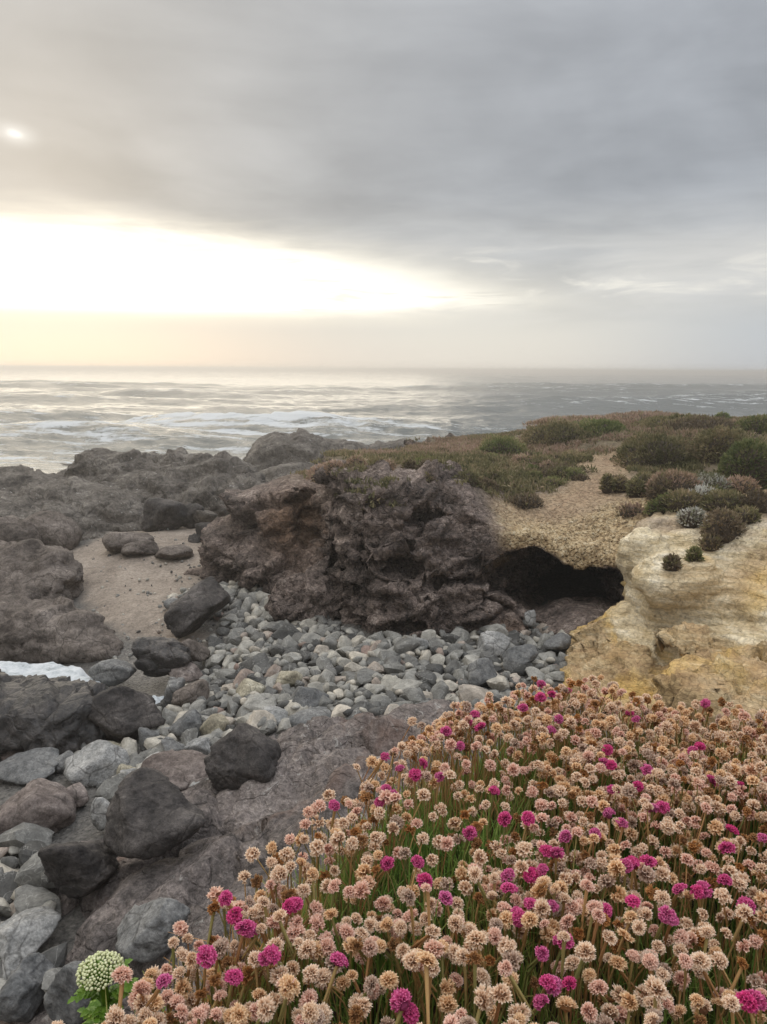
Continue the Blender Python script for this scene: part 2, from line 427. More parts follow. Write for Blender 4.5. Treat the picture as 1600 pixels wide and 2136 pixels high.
# ---- beach floor of the cove: sand at the back, gravel under the cobbles
bp = [G(400, 1500, .40), G(1000, 1480, .50), G(1180, 1370, .52), G(800, 1340, .45), G(560, 1240, .45), G(390, 1200, .42), G(400, 1110, .55),
      G(250, 1115, .52), G(160, 1180, .40), G(260, 1280, .34), G(330, 1320, .30), G(130, 1395, .02), G(200, 1430, .05), G(330, 1440, .10), G(60, 1420, -.1),
      G(100, 1560, .18), G(240, 1580, .30), G(50, 1650, .30), G(120, 1800, .38), G(0, 1900, .38), G(100, 2000, .42), G(20, 2136, .40), G(600, 1400, .42),
      G(1100, 1420, .52), (-6, 9, -.25), (-6, 6.5, -.3), (-9, 8, -.5), (-9, 14, -.3), (-8, 20, -.6), (-3, 20, -.5), (2, 22, -.8), (-14, 12, -1), (4, 7, .6), (6, 4, .8),
      (2, 9.4, .5), (3, 9.8, .55), (-4, 1, .2), (-9, 2, -.3), (0, 2, .45), (4, 0, .6), (0, 14, .2), (-14, 26, -1.3), (6, 26, -1.5)]
beach_h = TPS(bp, 0.01)
def sand_mat():
    m, n = new_mat('beach_sand'); p = n.pos()
    a = n.noise(p, 1.1, 5, 0.6, 0.5); b = n.noise(p, 26, 5, 0.7); c = n.noise(p, 7, 6, 0.65, 0.4)
    col = n.ramp(n.m('ADD', n.m('MULTIPLY', a, .5), n.m('MULTIPLY', c, .5)), [(0.34, (0.19, 0.155, 0.125)), (0.52, (0.30, 0.25, 0.205)), (0.68, (0.39, 0.33, 0.275))])
    g = n.mr(b, .3, .7, .62, 1.3); col = n.mix(1.0, col, n.comb(g, g, g), 'MULTIPLY')
    gr = n.attr('gravel')
    pb = n.voro(p, 34)
    gcol = n.ramp(n.noise(p, 30, 3, .6), [(0.3, (0.06, 0.058, 0.054)), (0.6, (0.15, 0.14, 0.128)), (0.75, (0.25, 0.235, 0.21))])
    col = n.mix(gr, col, gcol)
    h = n.m('ADD', n.m('ADD', n.m('MULTIPLY', c, .8), n.m('MULTIPLY', b, .35)), n.m('MULTIPLY', n.ss(pb, .5, .05), .35))
    return finish(m, n, col, n.mr(n.attr('wet'), 0, 1, .9, .35), n.bump(h, .8, .035), .3)
def build_beach():
    xs = axis((-15, -6.5, .25), (-6.5, 3.2, .05), (3.2, 8, .25)); ys = axis((0, 4, .12), (4, 15, .05), (15, 27, .3))
    V, Q = grid(xs, ys, beach_h)
    q = V*[1, 1, 0]
    V[:, 2] += 0.045*fbm(q*1.7, 4, 3) + 0.012*fbm(q*7, 3, 6)
    sand = polydist(V[:, 0], V[:, 1], [G(140, 1160, .4)[:2], G(250, 1100, .5)[:2], G(470, 1090, .5)[:2], G(440, 1190, .45)[:2], G(350, 1250, .4)[:2], G(420, 1320, .4)[:2], G(330, 1345, .3)[:2], G(190, 1290, .3)[:2]])
    gravel = 1 - sstep(sand + .25*fbm(q*2.2, 3, 9), -.25, .15)
    wet = 1 - sstep(V[:, 2], .12, .3)
    o = link('beach', mesh('beach', V, Q, sand_mat(), True, {'gravel': gravel, 'wet': wet}))
    tag(o, 'pale brown sand and gravel floor of the cove', None, None, 'structure')
build_beach()

# ---- crag: roughens a surface along its normals with tilted blocks, ledges and grain
def crag(V, Q, amp=.10, s=1.0, seed=1, blocks=.06, bs=2.2, strata=.05, dip=(0.35, 0.1, 1.0), sf=4.0, flat=1.5, mid=.42, fin=.16, crk=0.0):
    N = vnormals(V, Q); p = V*s
    d = amp*(0.85*fbm(p*1.0, 3, seed, .4) + 0.10*ridged(p*2.3, 2, seed+20) - .05)
    dv = np.array(dip)/np.linalg.norm(dip)
    if blocks:
        for k, (sc, am) in enumerate(((1.0, 1.0), (2.3, mid), (5.1, fin))):
            wv = p*bs*sc + 0.14*np.stack([fbm(p*bs*sc*.7, 2, seed+31), fbm(p*bs*sc*.7, 2, seed+41), fbm(p*bs*sc*.7, 2, seed+51)], 1)
            wv = wv + (flat-1)*(wv@dv)[:, None]*dv
            f1, f2, iv, tl = worley(wv, seed+60+k*5)
            e = f2 - f1
            d += blocks*am*((iv-.5)*.8 + tl*1.7 - (1 - sstep(e, 0, .07))*.35)
    if strata:
        t = (V@dv)*sf + .8*fbm(p*.8, 2, seed+70) + .2*fbm(p*4, 2, seed+75); fr = t - np.floor(t)
        saw = sstep(fr, 0, .10)*(1 - fr)*1.3
        d += strata*(saw - .5)*(.25 + 1.0*sstep(fbm(p*.7, 2, seed+80), -.3, .4))
    if crk:
        wp = p + .25*np.stack([fbm(p*1.7, 2, seed+111), fbm(p*1.7, 2, seed+121), fbm(p*1.7, 2, seed+131)], 1)
        for sc, am, wd in ((1.1, 1.0, .04), (2.4, .6, .055)):
            t = np.abs(vn((wp + (flat-1)*.5*(wp@dv)[:, None]*dv)*sc + 31.7, seed+141)); d -= crk*am*(1 - sstep(t, 0, wd))*sstep(fbm(p*1.3, 2, seed+151), -.35, .1)
    V = V + N*d[:, None]
    N = vnormals(V, Q)
    return V + N*(amp*.12*fbm(p*9, 3, seed+90))[:, None]

# ---- headland: plateau, dark cliff and cave
hp = [P(660, 968, 10.3), P(720, 988, 9.5), P(800, 960, 11), P(900, 952, 12), P(1000, 945, 13), P(800, 1000, 9.25), P(880, 1005, 9.25), P(960, 1015, 9.3), P(860, 975, 10.3), P(960, 975, 10.5), P(1050, 985, 10.8), P(1010, 1040, 9.25),
      P(1100, 945, 13), P(1190, 908, 14), P(1300, 888, 14.5), P(1400, 880, 14.6), P(1275, 945, 12), P(1250, 1000, 10.3), P(1150, 1050, 9.5), P(1050, 1070, 9.2),
      P(1030, 1085, 8.9), P(1120, 1110, 8.65), P(1200, 1140, 8.55), P(1290, 1150, 8.5), P(1270, 1070, 9.0), P(1330, 1040, 9.3), P(1420, 990, 10.4), P(1350, 970, 11), P(1500, 1010, 9.6), P(1590, 1030, 9),
      P(1420, 1045, 8.8), P(1550, 915, 12), P(1600, 890, 14), (10, 9, 2.75), (12, 16, 2.7), (2, 17.5, 2.0), (0, 14, 2.05), (6, 20, 2.2), (16, 6, 2.9), (16, 22, 2.3), (8, 5, 2.6)]
head_h = TPS(hp, 0.02)
HEAD = [(-.98, 10.5), (-.90, 9.65), (-.48, 9.02), (-.05, 8.42), (.3, 8.22), (.8, 8.3), (1.35, 8.45), (1.8, 8.42), (2.4, 8.35), (3.2, 8.1), (4.6, 7.2), (6.5, 5.6), (12, 3.5), (17, 5), (17, 23), (6, 21), (2, 18), (-.2, 14.5), (-1.0, 12)]
def ell(X, Y, Z, c, r, ang=0.0):
    dx, dy, dz_ = X-c[0], Y-c[1], Z-c[2]; ca, sa = math.cos(ang), math.sin(ang)
    a, b = dx*ca + dy*sa, -dx*sa + dy*ca
    k0 = np.sqrt((a/r[0])**2 + (b/r[1])**2 + (dz_/r[2])**2) + 1e-9
    k1 = np.sqrt((a/r[0]**2)**2 + (b/r[1]**2)**2 + (dz_/r[2]**2)**2) + 1e-9
    return k0*(k0-1)/k1
def build_headland():
    xs = axis((-3.7, 3.2, .042), (3.2, 6, .10), (6, 17, .4)); ys = axis((3.4, 7.8, .2), (7.8, 11.0, .042), (11.0, 15.5, .10), (15.5, 23, .4)); zs = axis((-.6, .2, .1), (.2, 3.3, .042))
    X2, Y2 = np.meshgrid(xs, ys, indexing='ij')
    H = head_h(X2, Y2); D = polydist(X2, Y2, HEAD)
    q = np.stack([X2.ravel(), Y2.ravel(), 0*X2.ravel()], 1)
    D = D + (.14*fbm(q*1.5, 3, 4) + .05*ridged(q*2.6, 2, 14)).reshape(X2.shape)*(X2 < 1.9)
    lean = .05 + .34*sstep(X2, -.45, .5)*(1 - sstep(X2, 1.0, 1.7)) + .13*sstep(X2, 1.2, 1.9)
    X, Y, Z = X2[:, :, None], Y2[:, :, None], zs[None, None, :]
    fc = (lean[:, :, None]*(Z - .45) - D[:, :, None])/np.sqrt(1 + lean[:, :, None]**2)
    f = smax((Z - H[:, :, None])*.85, fc, .07)
    # lower dark buttress on the beach side and its brown shelf
    for c, r, a in ((P(510, 1170, 11.3), (.66, .8, .74), .3), (P(570, 1110, 11.4), (.75, .9, .78), 0), (P(620, 1095, 11.2), (.65, 1.1, .78), .2), (P(600, 1180, 10.6), (.8, .8, .45), .5), (P(480, 1205, 11.1), (.5, .45, .22), .2), (P(660, 1250, 9.6), (.55, .7, .5), -.5)):
        f = smin(f, ell(X, Y, Z, c, r, a), .18)
    f = smax(f, -ell(X, Y, Z, P(640, 1075, 10.25), (.30, .55, .48), .3), .10)          # brown hollow
    f = smax(f, -ell(X, Y, Z, P(835, 1178, 8.75), (.26, .35, .09), .1), .05)           # dark slot in the cliff
    for c, r, a in ((P(722, 1230, 9.1), (.05, .5, .45), -.6), (P(765, 1180, 9.0), (.05, .45, .55), -.5), (P(690, 1130, 9.45), (.06, .4, .5), -.5), (P(850, 1300, 8.5), (.22, .3, .06), .3), (P(960, 1215, 8.6), (.45, .25, .035), .2), (P(900, 1080, 8.8), (.5, .25, .03), -.1), (P(820, 1050, 9.0), (.35, .25, .03), .1)):
        f = smax(f, -ell(X, Y, Z, c, r, a), .04)                                        # fissures and bedding gaps
    # cave
    cave = ell(X, Y, Z, P(1185, 1212, 9.35), (.74, 1.35, .42), -.25)
    cave = smin(cave, ell(X, Y, Z, P(1262, 1215, 8.75), (.34, .7, .27), 0), .15)
    cave = smin(cave, ell(X, Y, Z, P(1100, 1190, 8.85), (.42, .75, .32), -.5), .15)
    cave = smin(cave, ell(X, Y, Z, P(1195, 1212, 10.6), (.5, 1.9, .34), -.2), .15)
    cave = smin(cave, ell(X, Y, Z, P(1125, 1180, 8.95), (.36, .6, .25), -.3), .12)
    f = smax(f, -cave, .06)
    # rubble floor inside the cave mouth
    f = smin(f, ell(X, Y, Z, P(1225, 1330, 8.6), (.75, .9, .42), -.3), .12)
    V, Q = nets(np.broadcast_to(f, (len(xs), len(ys), len(zs))).astype(np.float32), xs, ys, zs)
    x, y, z = V.T
    N = vnormals(V, Q)
    tan = (1-sstep(y + .5*fbm(V*1.2, 3, 7), 9.1, 9.7))*sstep(x + .35*fbm(V*1.6, 3, 2), 1.15, 1.6)*sstep(z + .25*fbm(V*2.5, 3, 8), 1.12, 1.30)*sstep(N[:, 2], -.35, .05)
    face = 1 - sstep(N[:, 2], .55, .85)
    rough = np.clip(face*(1-.72*tan) + .15, 0, 1)
    V2 = crag(V, Q, .12, 1.0, 3, .22, 1.15, .17, (-.45, -.25, 1.0), 3.0, 2.0, .55, .28, crk=.12)
    rough = np.maximum(rough, .7*(1 - sstep(x, .9, 1.5))*(1 - sstep(y, 9.8, 10.8)))
    rough = rough*(1 - .85*sstep(x, 1.05, 1.4)*(1 - sstep(x, 3.0, 3.4))*sstep(z, 1.1, 1.35)*(1 - sstep(y, 9.6, 10.0)))
    V = V + (V2 - V)*rough[:, None]
    f1_, f2_, _i, _t = worley(V*11, 91)
    V = V + vnormals(V, Q)*(tan*(.05*fbm(V*5, 3, 92) + .045*(.45 - f1_)))[:, None]
    N = vnormals(V, Q)
    path = polydist(x, y, [P(1290, 935, 12.2)[:2], P(1330, 965, 11.4)[:2], P(1310, 1040, 9.4)[:2], P(1310, 1160, 8.4)[:2], P(1150, 1120, 8.5)[:2], P(1030, 1090, 8.7)[:2], P(1060, 1072, 9.1)[:2], P(1195, 1020, 9.9)[:2], P(1245, 950, 11.8)[:2]])
    soil = sstep(path + .30*fbm(V*1.4, 4, 12), -.3, .25)*sstep(N[:, 2], .1, .5)*sstep(z, 1.3, 1.6)*sstep(y + .4*fbm(V*2.1, 3, 13), 8.9, 9.5)
    tanc = np.clip(np.maximum(soil, tan), 0, 1)
    brown = .8*np.exp(-((x-P(625, 1070, 10.6)[0])/.40)**2 - ((z-1.45)/.40)**2)*(y > 9.6)*(x < -.75) + .35*np.exp(-((x - 1.5)/.3)**2 - ((z-.55)/.13)**2)
    turf = sstep(N[:, 2], .6, .9)*sstep(z, 1.9, 2.15)*(1-tanc)*np.maximum(sstep(y + .4*fbm(V*1.7, 3, 17), 9.9, 10.6), .8*sstep(x, 1.0, 1.6))
    m, n = new_mat('cliff_rock')
    p, col, h, a, b, c = rock_nodes(n, [(.036, .029, .026), (.12, .095, .083), (.22, .172, .148), (.38, .315, .275)], 2.4, 24, (.45, 1.6))
    conc = n.ramp(n.m('ADD', n.m('MULTIPLY', c, .55), n.m('MULTIPLY', n.noise(p, 40, 3, .6), .45)), [(.34, (.10, .068, .04)), (.44, (.40, .28, .155)), (.54, (.64, .49, .29)), (.66, (.76, .66, .48))])
    soilc = n.ramp(n.m('ADD', n.m('MULTIPLY', a, .4), n.m('MULTIPLY', n.noise(p, 14, 6, .7), .6)), [(.3, (.22, .14, .085)), (.5, (.44, .31, .20)), (.7, (.58, .44, .30))])
    bro = n.ramp(c, [(.3, (.10, .05, .025)), (.6, (.27, .15, .075)), (.75, (.36, .23, .13))])
    tur = n.ramp(n.noise(p, 3, 5, .6), [(.3, (.12, .10, .06)), (.5, (.20, .155, .10)), (.7, (.25, .22, .13))])
    col = n.mix(n.attr('turf'), col, tur)
    col = n.mix(n.attr('tan'), col, conc); col = n.mix(n.attr('soil'), col, soilc); col = n.mix(n.attr('brown'), col, bro)
    v = n.voro(n.vm('ADD', p, n.vm('SCALE', n.noise(p, 5, 3, .5, 0, 1), scale=.18)), 7.5, 'DISTANCE_TO_EDGE')
    peb = n.ss(n.voro(p, 26), .45, .1)
    h = n.m('ADD', n.m('ADD', h, n.m('MULTIPLY', n.ss(v, 0, .08), .3)), n.m('MULTIPLY', peb, n.mr(n.attr('tan'), 0, 1, .1, .8)))
    finish(m, n, col, .88, n.bump(h, 1.0, .06), .25)
    o = link('headland', mesh('headland', V, Q, m, True, {'tan': tanc, 'soil': soil, 'brown': np.clip(brown, 0, 1), 'turf': turf}))
    tag(o, 'dark purple-brown cliff with a shadowed sea cave under a sloping plateau', None, None, 'structure')
    return V, N, soil, tanc
HV, HN, HSOIL, HTAN = build_headland()

# ---- pale and yellow sandstone bank
sp = [P(1195, 1300, 7.75), P(1300, 1266, 7.7), P(1360, 1262, 7.6), P(1400, 1300, 7.2), P(1250, 1350, 7.3), P(1185, 1395, 7.1), P(1300, 1420, 6.6), P(1400, 1440, 6.2), P(1415, 1350, 6.75), P(1440, 1310, 6.9),
      P(1500, 1390, 6.2), P(1600, 1400, 5.8), P(1600, 1480, 5.0), P(1450, 1470, 5.6), P(1600, 1300, 6.5), P(1500, 1310, 6.8), (1.9, 6.0, .55), (2.2, 4.6, .7), (4.8, 4.2, 1.6), (6, 3.2, 2.0), (5.4, 5.6, 1.85), (6.5, 7.5, 2.5), (3.2, 8.9, 1.0), (4, 8.5, 1.3), (1.3, 6.6, .3), (1.4, 7.6, .2)]
sand_h = TPS(sp, .01)
SANDP = [P(1190, 1300, 7.85)[:2], P(1300, 1262, 8.1)[:2], (4, 9.3), (8, 8.5), (8, 1.5), (3.5, 2.2), (1.9, 4.4), P(1150, 1440, 6.7)[:2], P(1172, 1400, 7.1)[:2]]
up = [P(1380, 1082, 8.45), P(1335, 1100, 8.3), P(1330, 1140, 7.95), P(1420, 1110, 8.1), P(1500, 1105, 7.9), P(1600, 1060, 8.2), P(1460, 1060, 8.7), P(1600, 1140, 7.3), P(1500, 1180, 7.4), P(1400, 1180, 7.55), P(1420, 1245, 7.15), P(1370, 1235, 7.25), P(1520, 1260, 6.85), P(1600, 1240, 6.6), (6, 6, 2.15), (7, 8, 2.25), (6, 10, 2.2), (3.4, 9.6, 1.95), (4.4, 9.4, 2.0), P(1600, 1040, 8.9)]
up_h = TPS(up, .01)
UPP = [P(1316, 1150, 8.05)[:2], P(1322, 1105, 8.5)[:2], P(1360, 1075, 8.9)[:2], (3.4, 9.9), (8, 10.2), (8, 5.2), (4.6, 5.9), P(1600, 1280, 6.5)[:2], P(1500, 1275, 6.85)[:2], P(1420, 1275, 7.1)[:2], P(1365, 1250, 7.3)[:2], P(1350, 1205, 7.55)[:2]]
def build_sandstone():
    xs = axis((1.2, 4.8, .04), (4.8, 8, .15)); ys = axis((1.4, 4.6, .16), (4.6, 9.4, .04), (9.4, 10.4, .12)); zs = axis((-.2, 3.0, .045))
    X2, Y2 = np.meshgrid(xs, ys, indexing='ij'); X, Y, Z = X2[:, :, None], Y2[:, :, None], zs[None, None, :]
    q = np.stack([X2.ravel(), Y2.ravel(), 0*X2.ravel()], 1)
    wob = (.10*fbm(q*1.9, 3, 44)).reshape(X2.shape)[:, :, None]
    D1 = polydist(X2, Y2, SANDP)[:, :, None] + wob; D2 = polydist(X2, Y2, UPP)[:, :, None] + wob*.8
    f1 = smax((Z - sand_h(X2, Y2)[:, :, None])*.75, (.18*(Z - .4) - D1), .12)
    # the second yellow bulge and the gully between
    f1 = smin(f1, ell(X, Y, Z, P(1510, 1355, 6.55), (.62, .5, .19), -.25), .08)
    f1 = smin(f1, ell(X, Y, Z, P(1590, 1440, 5.5), (.8, .6, .16), -.2), .1)
    f1 = smax(f1, -ell(X, Y, Z, P(1395, 1360, 6.75), (.10, .75, .16), -.35), .10)
    f1 = smax(f1, -ell(X, Y, Z, P(1400, 1415, 6.2), (.16, .5, .14), -.6), .10)
    Hu = up_h(X2, Y2)[:, :, None]; depth = Hu - Z
    rim = .34
    edge = np.sqrt(np.maximum(0, 1 - np.clip((depth-rim)/rim, -1, 1)**2))*.20     # rounded, bulging rim
    f2 = smax((Z - Hu)*.85, -(D2 + edge*.8 - .12), .20)
    f2 = smax(f2, (Hu - .75 - .35*sstep(X2, 3.5, 5)[:, :, None]) - Z, .1)
    nose = ell(X, Y, Z, P(1420, 1215, 7.35), (.50, .42, .30), .1)
    f2 = smin(f2, nose, .12)
    f2 = smin(f2, ell(X, Y, Z, P(1345, 1165, 7.95), (.25, .35, .33), 0), .08)
    f2 = smax(f2, -ell(X, Y, Z, P(1338, 1232, 7.55), (.09, .5, .10), -.3), .06)
    f1 = smax(f1, -ell(X, Y, Z, P(1440, 1292, 7.1), (.42, .5, .07), -.2), .04)
    f1 = smax(f1, -ell(X, Y, Z, P(1345, 1262, 7.6), (.2, .4, .05), -.2), .04)
    f = smin(f1, f2, .03)
    f = smin(f, ell(X, Y, Z, P(1335, 1240, 7.85), (.14, .35, .22), 0), .05)
    V, Q = nets(f.astype(np.float32), xs, ys, zs)
    x, y, z = V.T
    pale = sstep(z - up_h(x, y) + .5 + .30*fbm(V*1.7, 4, 5), -.20, .10)*(polydist(x, y, UPP) > -.35)
    V = V + vnormals(V, Q)*(.035*fbm(V*2.6, 4, 51))[:, None]
    V2 = crag(V, Q, .12, 1.3, 52, .11, 2.0, .07, (-.35, .1, 1.0), 5.0, 2.4, crk=.06)
    V = V + (V2-V)*(1 - .68*pale)[:, None]
    t = (V@np.array([-.12, .12, .98]))*9 + 1.3*fbm(V*1.2, 3, 61); fr = t - np.floor(t)
    V = V + vnormals(V, Q)*(.034*(sstep(fr, 0, .15)*(1-fr)))[:, None]*pale[:, None]
    N = vnormals(V, Q)
    yel = sstep(fbm(V*1.9, 4, 71), -.10, .35)
    pale = pale*(1 - .75*sstep(fbm(V*1.3, 4, 73) + .22*(x-3.6), .10, .40))
    soil = (1-pale)*sstep(N[:, 2] + .3*fbm(V*1.3, 3, 81), .66, .95)*.5
    top = pale*np.clip(sstep(y + .5*fbm(V*1.6, 4, 83) + .25*(x-3.3), 8.0, 8.6) + .6*sstep(N[:, 2] + .25*fbm(V*1.1, 4, 84) + .10*(x-3.2), .9, 1.1), 0, 1)
    m, n = new_mat('sandstone'); p = n.pos()
    a = n.noise(p, 1.6, 5, .6, .4); b = n.noise(p, 30, 6, .65); c = n.noise(n.vm('MULTIPLY', p, (.7, .7, 4.5)), 5, 7, .62, .5)
    f_ = n.m('ADD', n.m('MULTIPLY', a, .5), n.m('MULTIPLY', c, .5))
    pal = n.ramp(f_, [(.33, (.36, .265, .145)), (.43, (.60, .485, .30)), (.54, (.73, .63, .45)), (.66, (.80, .73, .59))])
    ye = n.ramp(f_, [(.32, (.28, .17, .06)), (.44, (.60, .40, .145)), (.55, (.74, .53, .22)), (.67, (.76, .66, .46))])
    tn = n.ramp(f_, [(.32, (.22, .145, .075)), (.48, (.52, .38, .21)), (.64, (.70, .58, .38))])
    so = n.ramp(f_, [(.30, (.20, .115, .055)), (.5, (.34, .21, .11)), (.7, (.46, .33, .20))])
    col = n.mix(n.attr('yel'), tn, ye); col = n.mix(n.attr('soil'), col, so); col = n.mix(n.attr('pale'), col, pal)
    col = n.mix(n.m('MULTIPLY', n.attr('top'), .75), col, n.ramp(b, [(.3, (.20, .135, .095)), (.7, (.40, .30, .21))]))
    g = n.mr(b, .3, .7, .72, 1.34); col = n.mix(1.0, col, n.comb(g, g, g), 'MULTIPLY')
    v = n.voro(n.vm('ADD', n.vm('MULTIPLY', p, (1, 1, 1.6)), n.vm('SCALE', n.noise(p, 6, 3, .5, 0, 1), scale=.16)), 12, 'DISTANCE_TO_EDGE')
    ck = n.ss(v, 0, .035)
    col = n.mix(n.m('MULTIPLY', n.m('SUBTRACT', 1.0, ck), .30), col, (.16, .11, .06))
    h = n.m('ADD', n.m('ADD', n.m('MULTIPLY', c, .9), n.m('MULTIPLY', b, .35)), n.m('MULTIPLY', ck, .12))
    finish(m, n, col, .92, n.bump(h, .9, .05), .2)
    o = link('sandstone_bank', mesh('sandstone_bank', V, Q, m, True, {'pale': pale, 'yel': yel, 'soil': soil, 'top': top}))
    tag(o, 'cream and ochre-yellow weathered sandstone bank beside the cave', None, None, 'structure')
    return V, N
SV, SN = build_sandstone()

# ---- near rock shelf that climbs to the flower ledge
rs = [G(870, 1505, .66), G(760, 1500, .62), G(620, 1530, .54), G(700, 1600, .95), G(780, 1570, 1.0), G(600, 1680, .98), G(520, 1660, .80), G(430, 1760, .92), G(350, 1790, .75), G(480, 1880, 1.12), G(400, 1960, 1.0), G(330, 1900, .82), G(240, 1860, .82),
      G(140, 1840, .62), G(230, 1980, .78), G(150, 1900, .5), G(340, 1660, .52), G(420, 1600, .50), G(130, 1960, .40), G(250, 2060, .75), (-2.3, 3.2, .15), (-3, 5, .0), (-2.6, 4.3, .10), (-1.9, 5.2, .25), G(500, 1520, .30), G(650, 1480, .36), G(820, 1465, .40), G(1000, 1500, .52), (.9, 6.6, .35), (1.6, 6.3, .4), (-.3, 6.9, .2), (.2, 5.2, .98), (.9, 5.2, .9), (1.6, 5.0, .85),
      (-.2, 4.2, 1.12), (.4, 3.6, 1.35), (1.2, 3.6, 1.3), (2.2, 4, 1.0), (-.9, 2.4, 1.05), (-.3, 2.4, 1.45), (.4, 2.4, 1.75), (1.4, 2.2, 1.9), (-1.4, 2.2, .6), (2.6, 2.4, 1.6), (-1.6, 1.2, .8), (-2.4, 1.2, .3)]
shelf_h = TPS(rs, .006)
LEDGE = [G(150, 2136, 3.05)[:2] - [.10, .12]] + [G(*a, 3.055)[:2] for a in ((250, 2075), (370, 1960), (440, 1880), (560, 1800), (660, 1730), (730, 1640), (820, 1565), (880, 1515), (1000, 1478), (1100, 1440), (1180, 1432), (1300, 1460), (1420, 1478), (1600, 1492))] + [(1.3, 1.05), (1.5, .2), (1.2, -.6), (-.9, -.6), (-.7, .1)]
EN = np.array([-.77, .64])
def mat_s(x, y):                       # how far inside the thrift ledge a point lies (m)
    x = np.asarray(x, float); y = np.asarray(y, float)
    return polydist(x, y, LEDGE)
def ledge_z(x, y):
    s = mat_s(x, y)
    z = 2.965 - .03*(1 - sstep(s, .0, .12)) + .018*np.sin(x*9+1)*np.sin(y*11) - .02*sstep(x, .3, .8)
    return z
def build_shelf():
    xs = axis((-3.2, 1.6, .028), (1.6, 3.4, .08)); ys = axis((-.8, 7.0, .028))
    X, Y = np.meshgrid(xs, ys, indexing='ij')
    V, Q = grid(xs, ys, lambda a, b: shelf_h(a, b))
    x, y = V[:, 0].copy(), V[:, 1].copy(); q = V*[1, 1, 0]
    V = crag(V, Q, .28, 1.0, 103, .09, 1.2, .05, (.5, -.5, .8), 3.5, 1.6, .3, .10, crk=.17)
    # long furrows running down the slab
    uu = (x*.62 - y*.78)
    V[:, 2] += .06*ridged(np.stack([uu*4.2, (x*.78+y*.62)*.9, 0*x], 1), 4, 121)*sstep(V[:, 2], .5, .8)
    s = mat_s(x, y)
    bank = 2.93 - np.clip(-s, 0, 9)*2.6 - .12*np.clip(-s, 0, 1)
    bank = np.where(s > 0, ledge_z(x, y) - .012, bank) + .03*fbm(q*6, 3, 131)*(s < 0)
    top = bank > V[:, 2]
    V[:, 2] = smax(V[:, 2], bank, .08)
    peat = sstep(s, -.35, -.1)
    m, n = new_mat('shelf_rock')
    p, col, h, a, b, c = rock_nodes(n, [(.060, .052, .049), (.13, .112, .104), (.21, .178, .163), (.31, .27, .245)], 1.8, 34, (.5, 1.5))
    red = n.ss(n.noise(p, .95, 4, .6, .8), .56, .70)
    col = n.mix(n.m('MULTIPLY', red, .65), col, n.ramp(c, [(.3, (.10, .058, .045)), (.7, (.24, .155, .12))]))
    wl = n.m('MULTIPLY', n.ss(n.noise(p, 11, 7, .72, 1.0), .57, .66), n.ss(n.noise(p, 1.7, 3, .5), .47, .57))
    col = n.mix(n.m('MULTIPLY', wl, .75), col, (.48, .46, .43))
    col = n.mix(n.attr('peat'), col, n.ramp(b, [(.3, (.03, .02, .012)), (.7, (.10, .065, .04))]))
    v = n.voro(n.vm('ADD', p, n.vm('SCALE', n.noise(p, 4, 3, .5, 0, 1), scale=.25)), 5.0, 'DISTANCE_TO_EDGE')
    h = n.m('ADD', h, n.m('MULTIPLY', n.ss(v, 0, .06), .25))
    finish(m, n, col, .88, n.bump(h, 1.0, .045), .25)
    o = link('rock_shelf', mesh('rock_shelf', V, Q, m, True, {'peat': peat}))
    tag(o, 'sloping brown-grey rock shelf rising from the boulders to the flower ledge', None, None, 'structure')
    return V
build_shelf()

# ================================================================== ROCKS
M_DARK = rock_mat('basalt_dark', [(.018, .016, .016), (.043, .038, .036), (.082, .072, .067), (.15, .133, .122)], 2.0, 30, .75, .025, .82, .35, 5, .25)
M_BLACK = rock_mat('basalt_wet', [(.016, .015, .015), (.032, .029, .028), (.055, .048, .045), (.11, .098, .09)], 2.4, 26, .8, .03, .5, .5, 5, .3)
M_BROWN = rock_mat('basalt_brown', [(.045, .037, .032), (.105, .087, .075), (.170, .143, .124), (.26, .222, .195)], 1.6, 28, .75, .03, .88, .25, 5, .25)
M_SHORE = rock_mat('shore_rock', [(.036, .031, .027), (.09, .078, .067), (.155, .137, .118), (.25, .225, .195)], 1.7, 16, .8, .05, .85, .3, 3.5, .3, white=.7)
M_LIGHT = rock_mat('greywacke', [(.15, .152, .150), (.235, .235, .228), (.31, .305, .292), (.40, .39, .37)], 2.2, 30, .5, .015, .85, .3, 4, .15)
M_TANR = rock_mat('tan_stone', [(.20, .175, .13), (.30, .27, .20), (.40, .365, .28), (.48, .45, .36)], 2.2, 30, .5, .015, .85, .3, 4, .15)
M_GREY = rock_mat('grey_stone', [(.075, .077, .078), (.13, .131, .13), (.19, .188, .182), (.27, .265, .25)], 2.2, 30, .6, .018, .85, .3, 4, .2)
M_RED = rock_mat('reddish_stone', [(.068, .052, .046), (.13, .105, .094), (.195, .162, .146), (.27, .235, .215)], 2.2, 28, .6, .02, .88, .25, 4, .2)

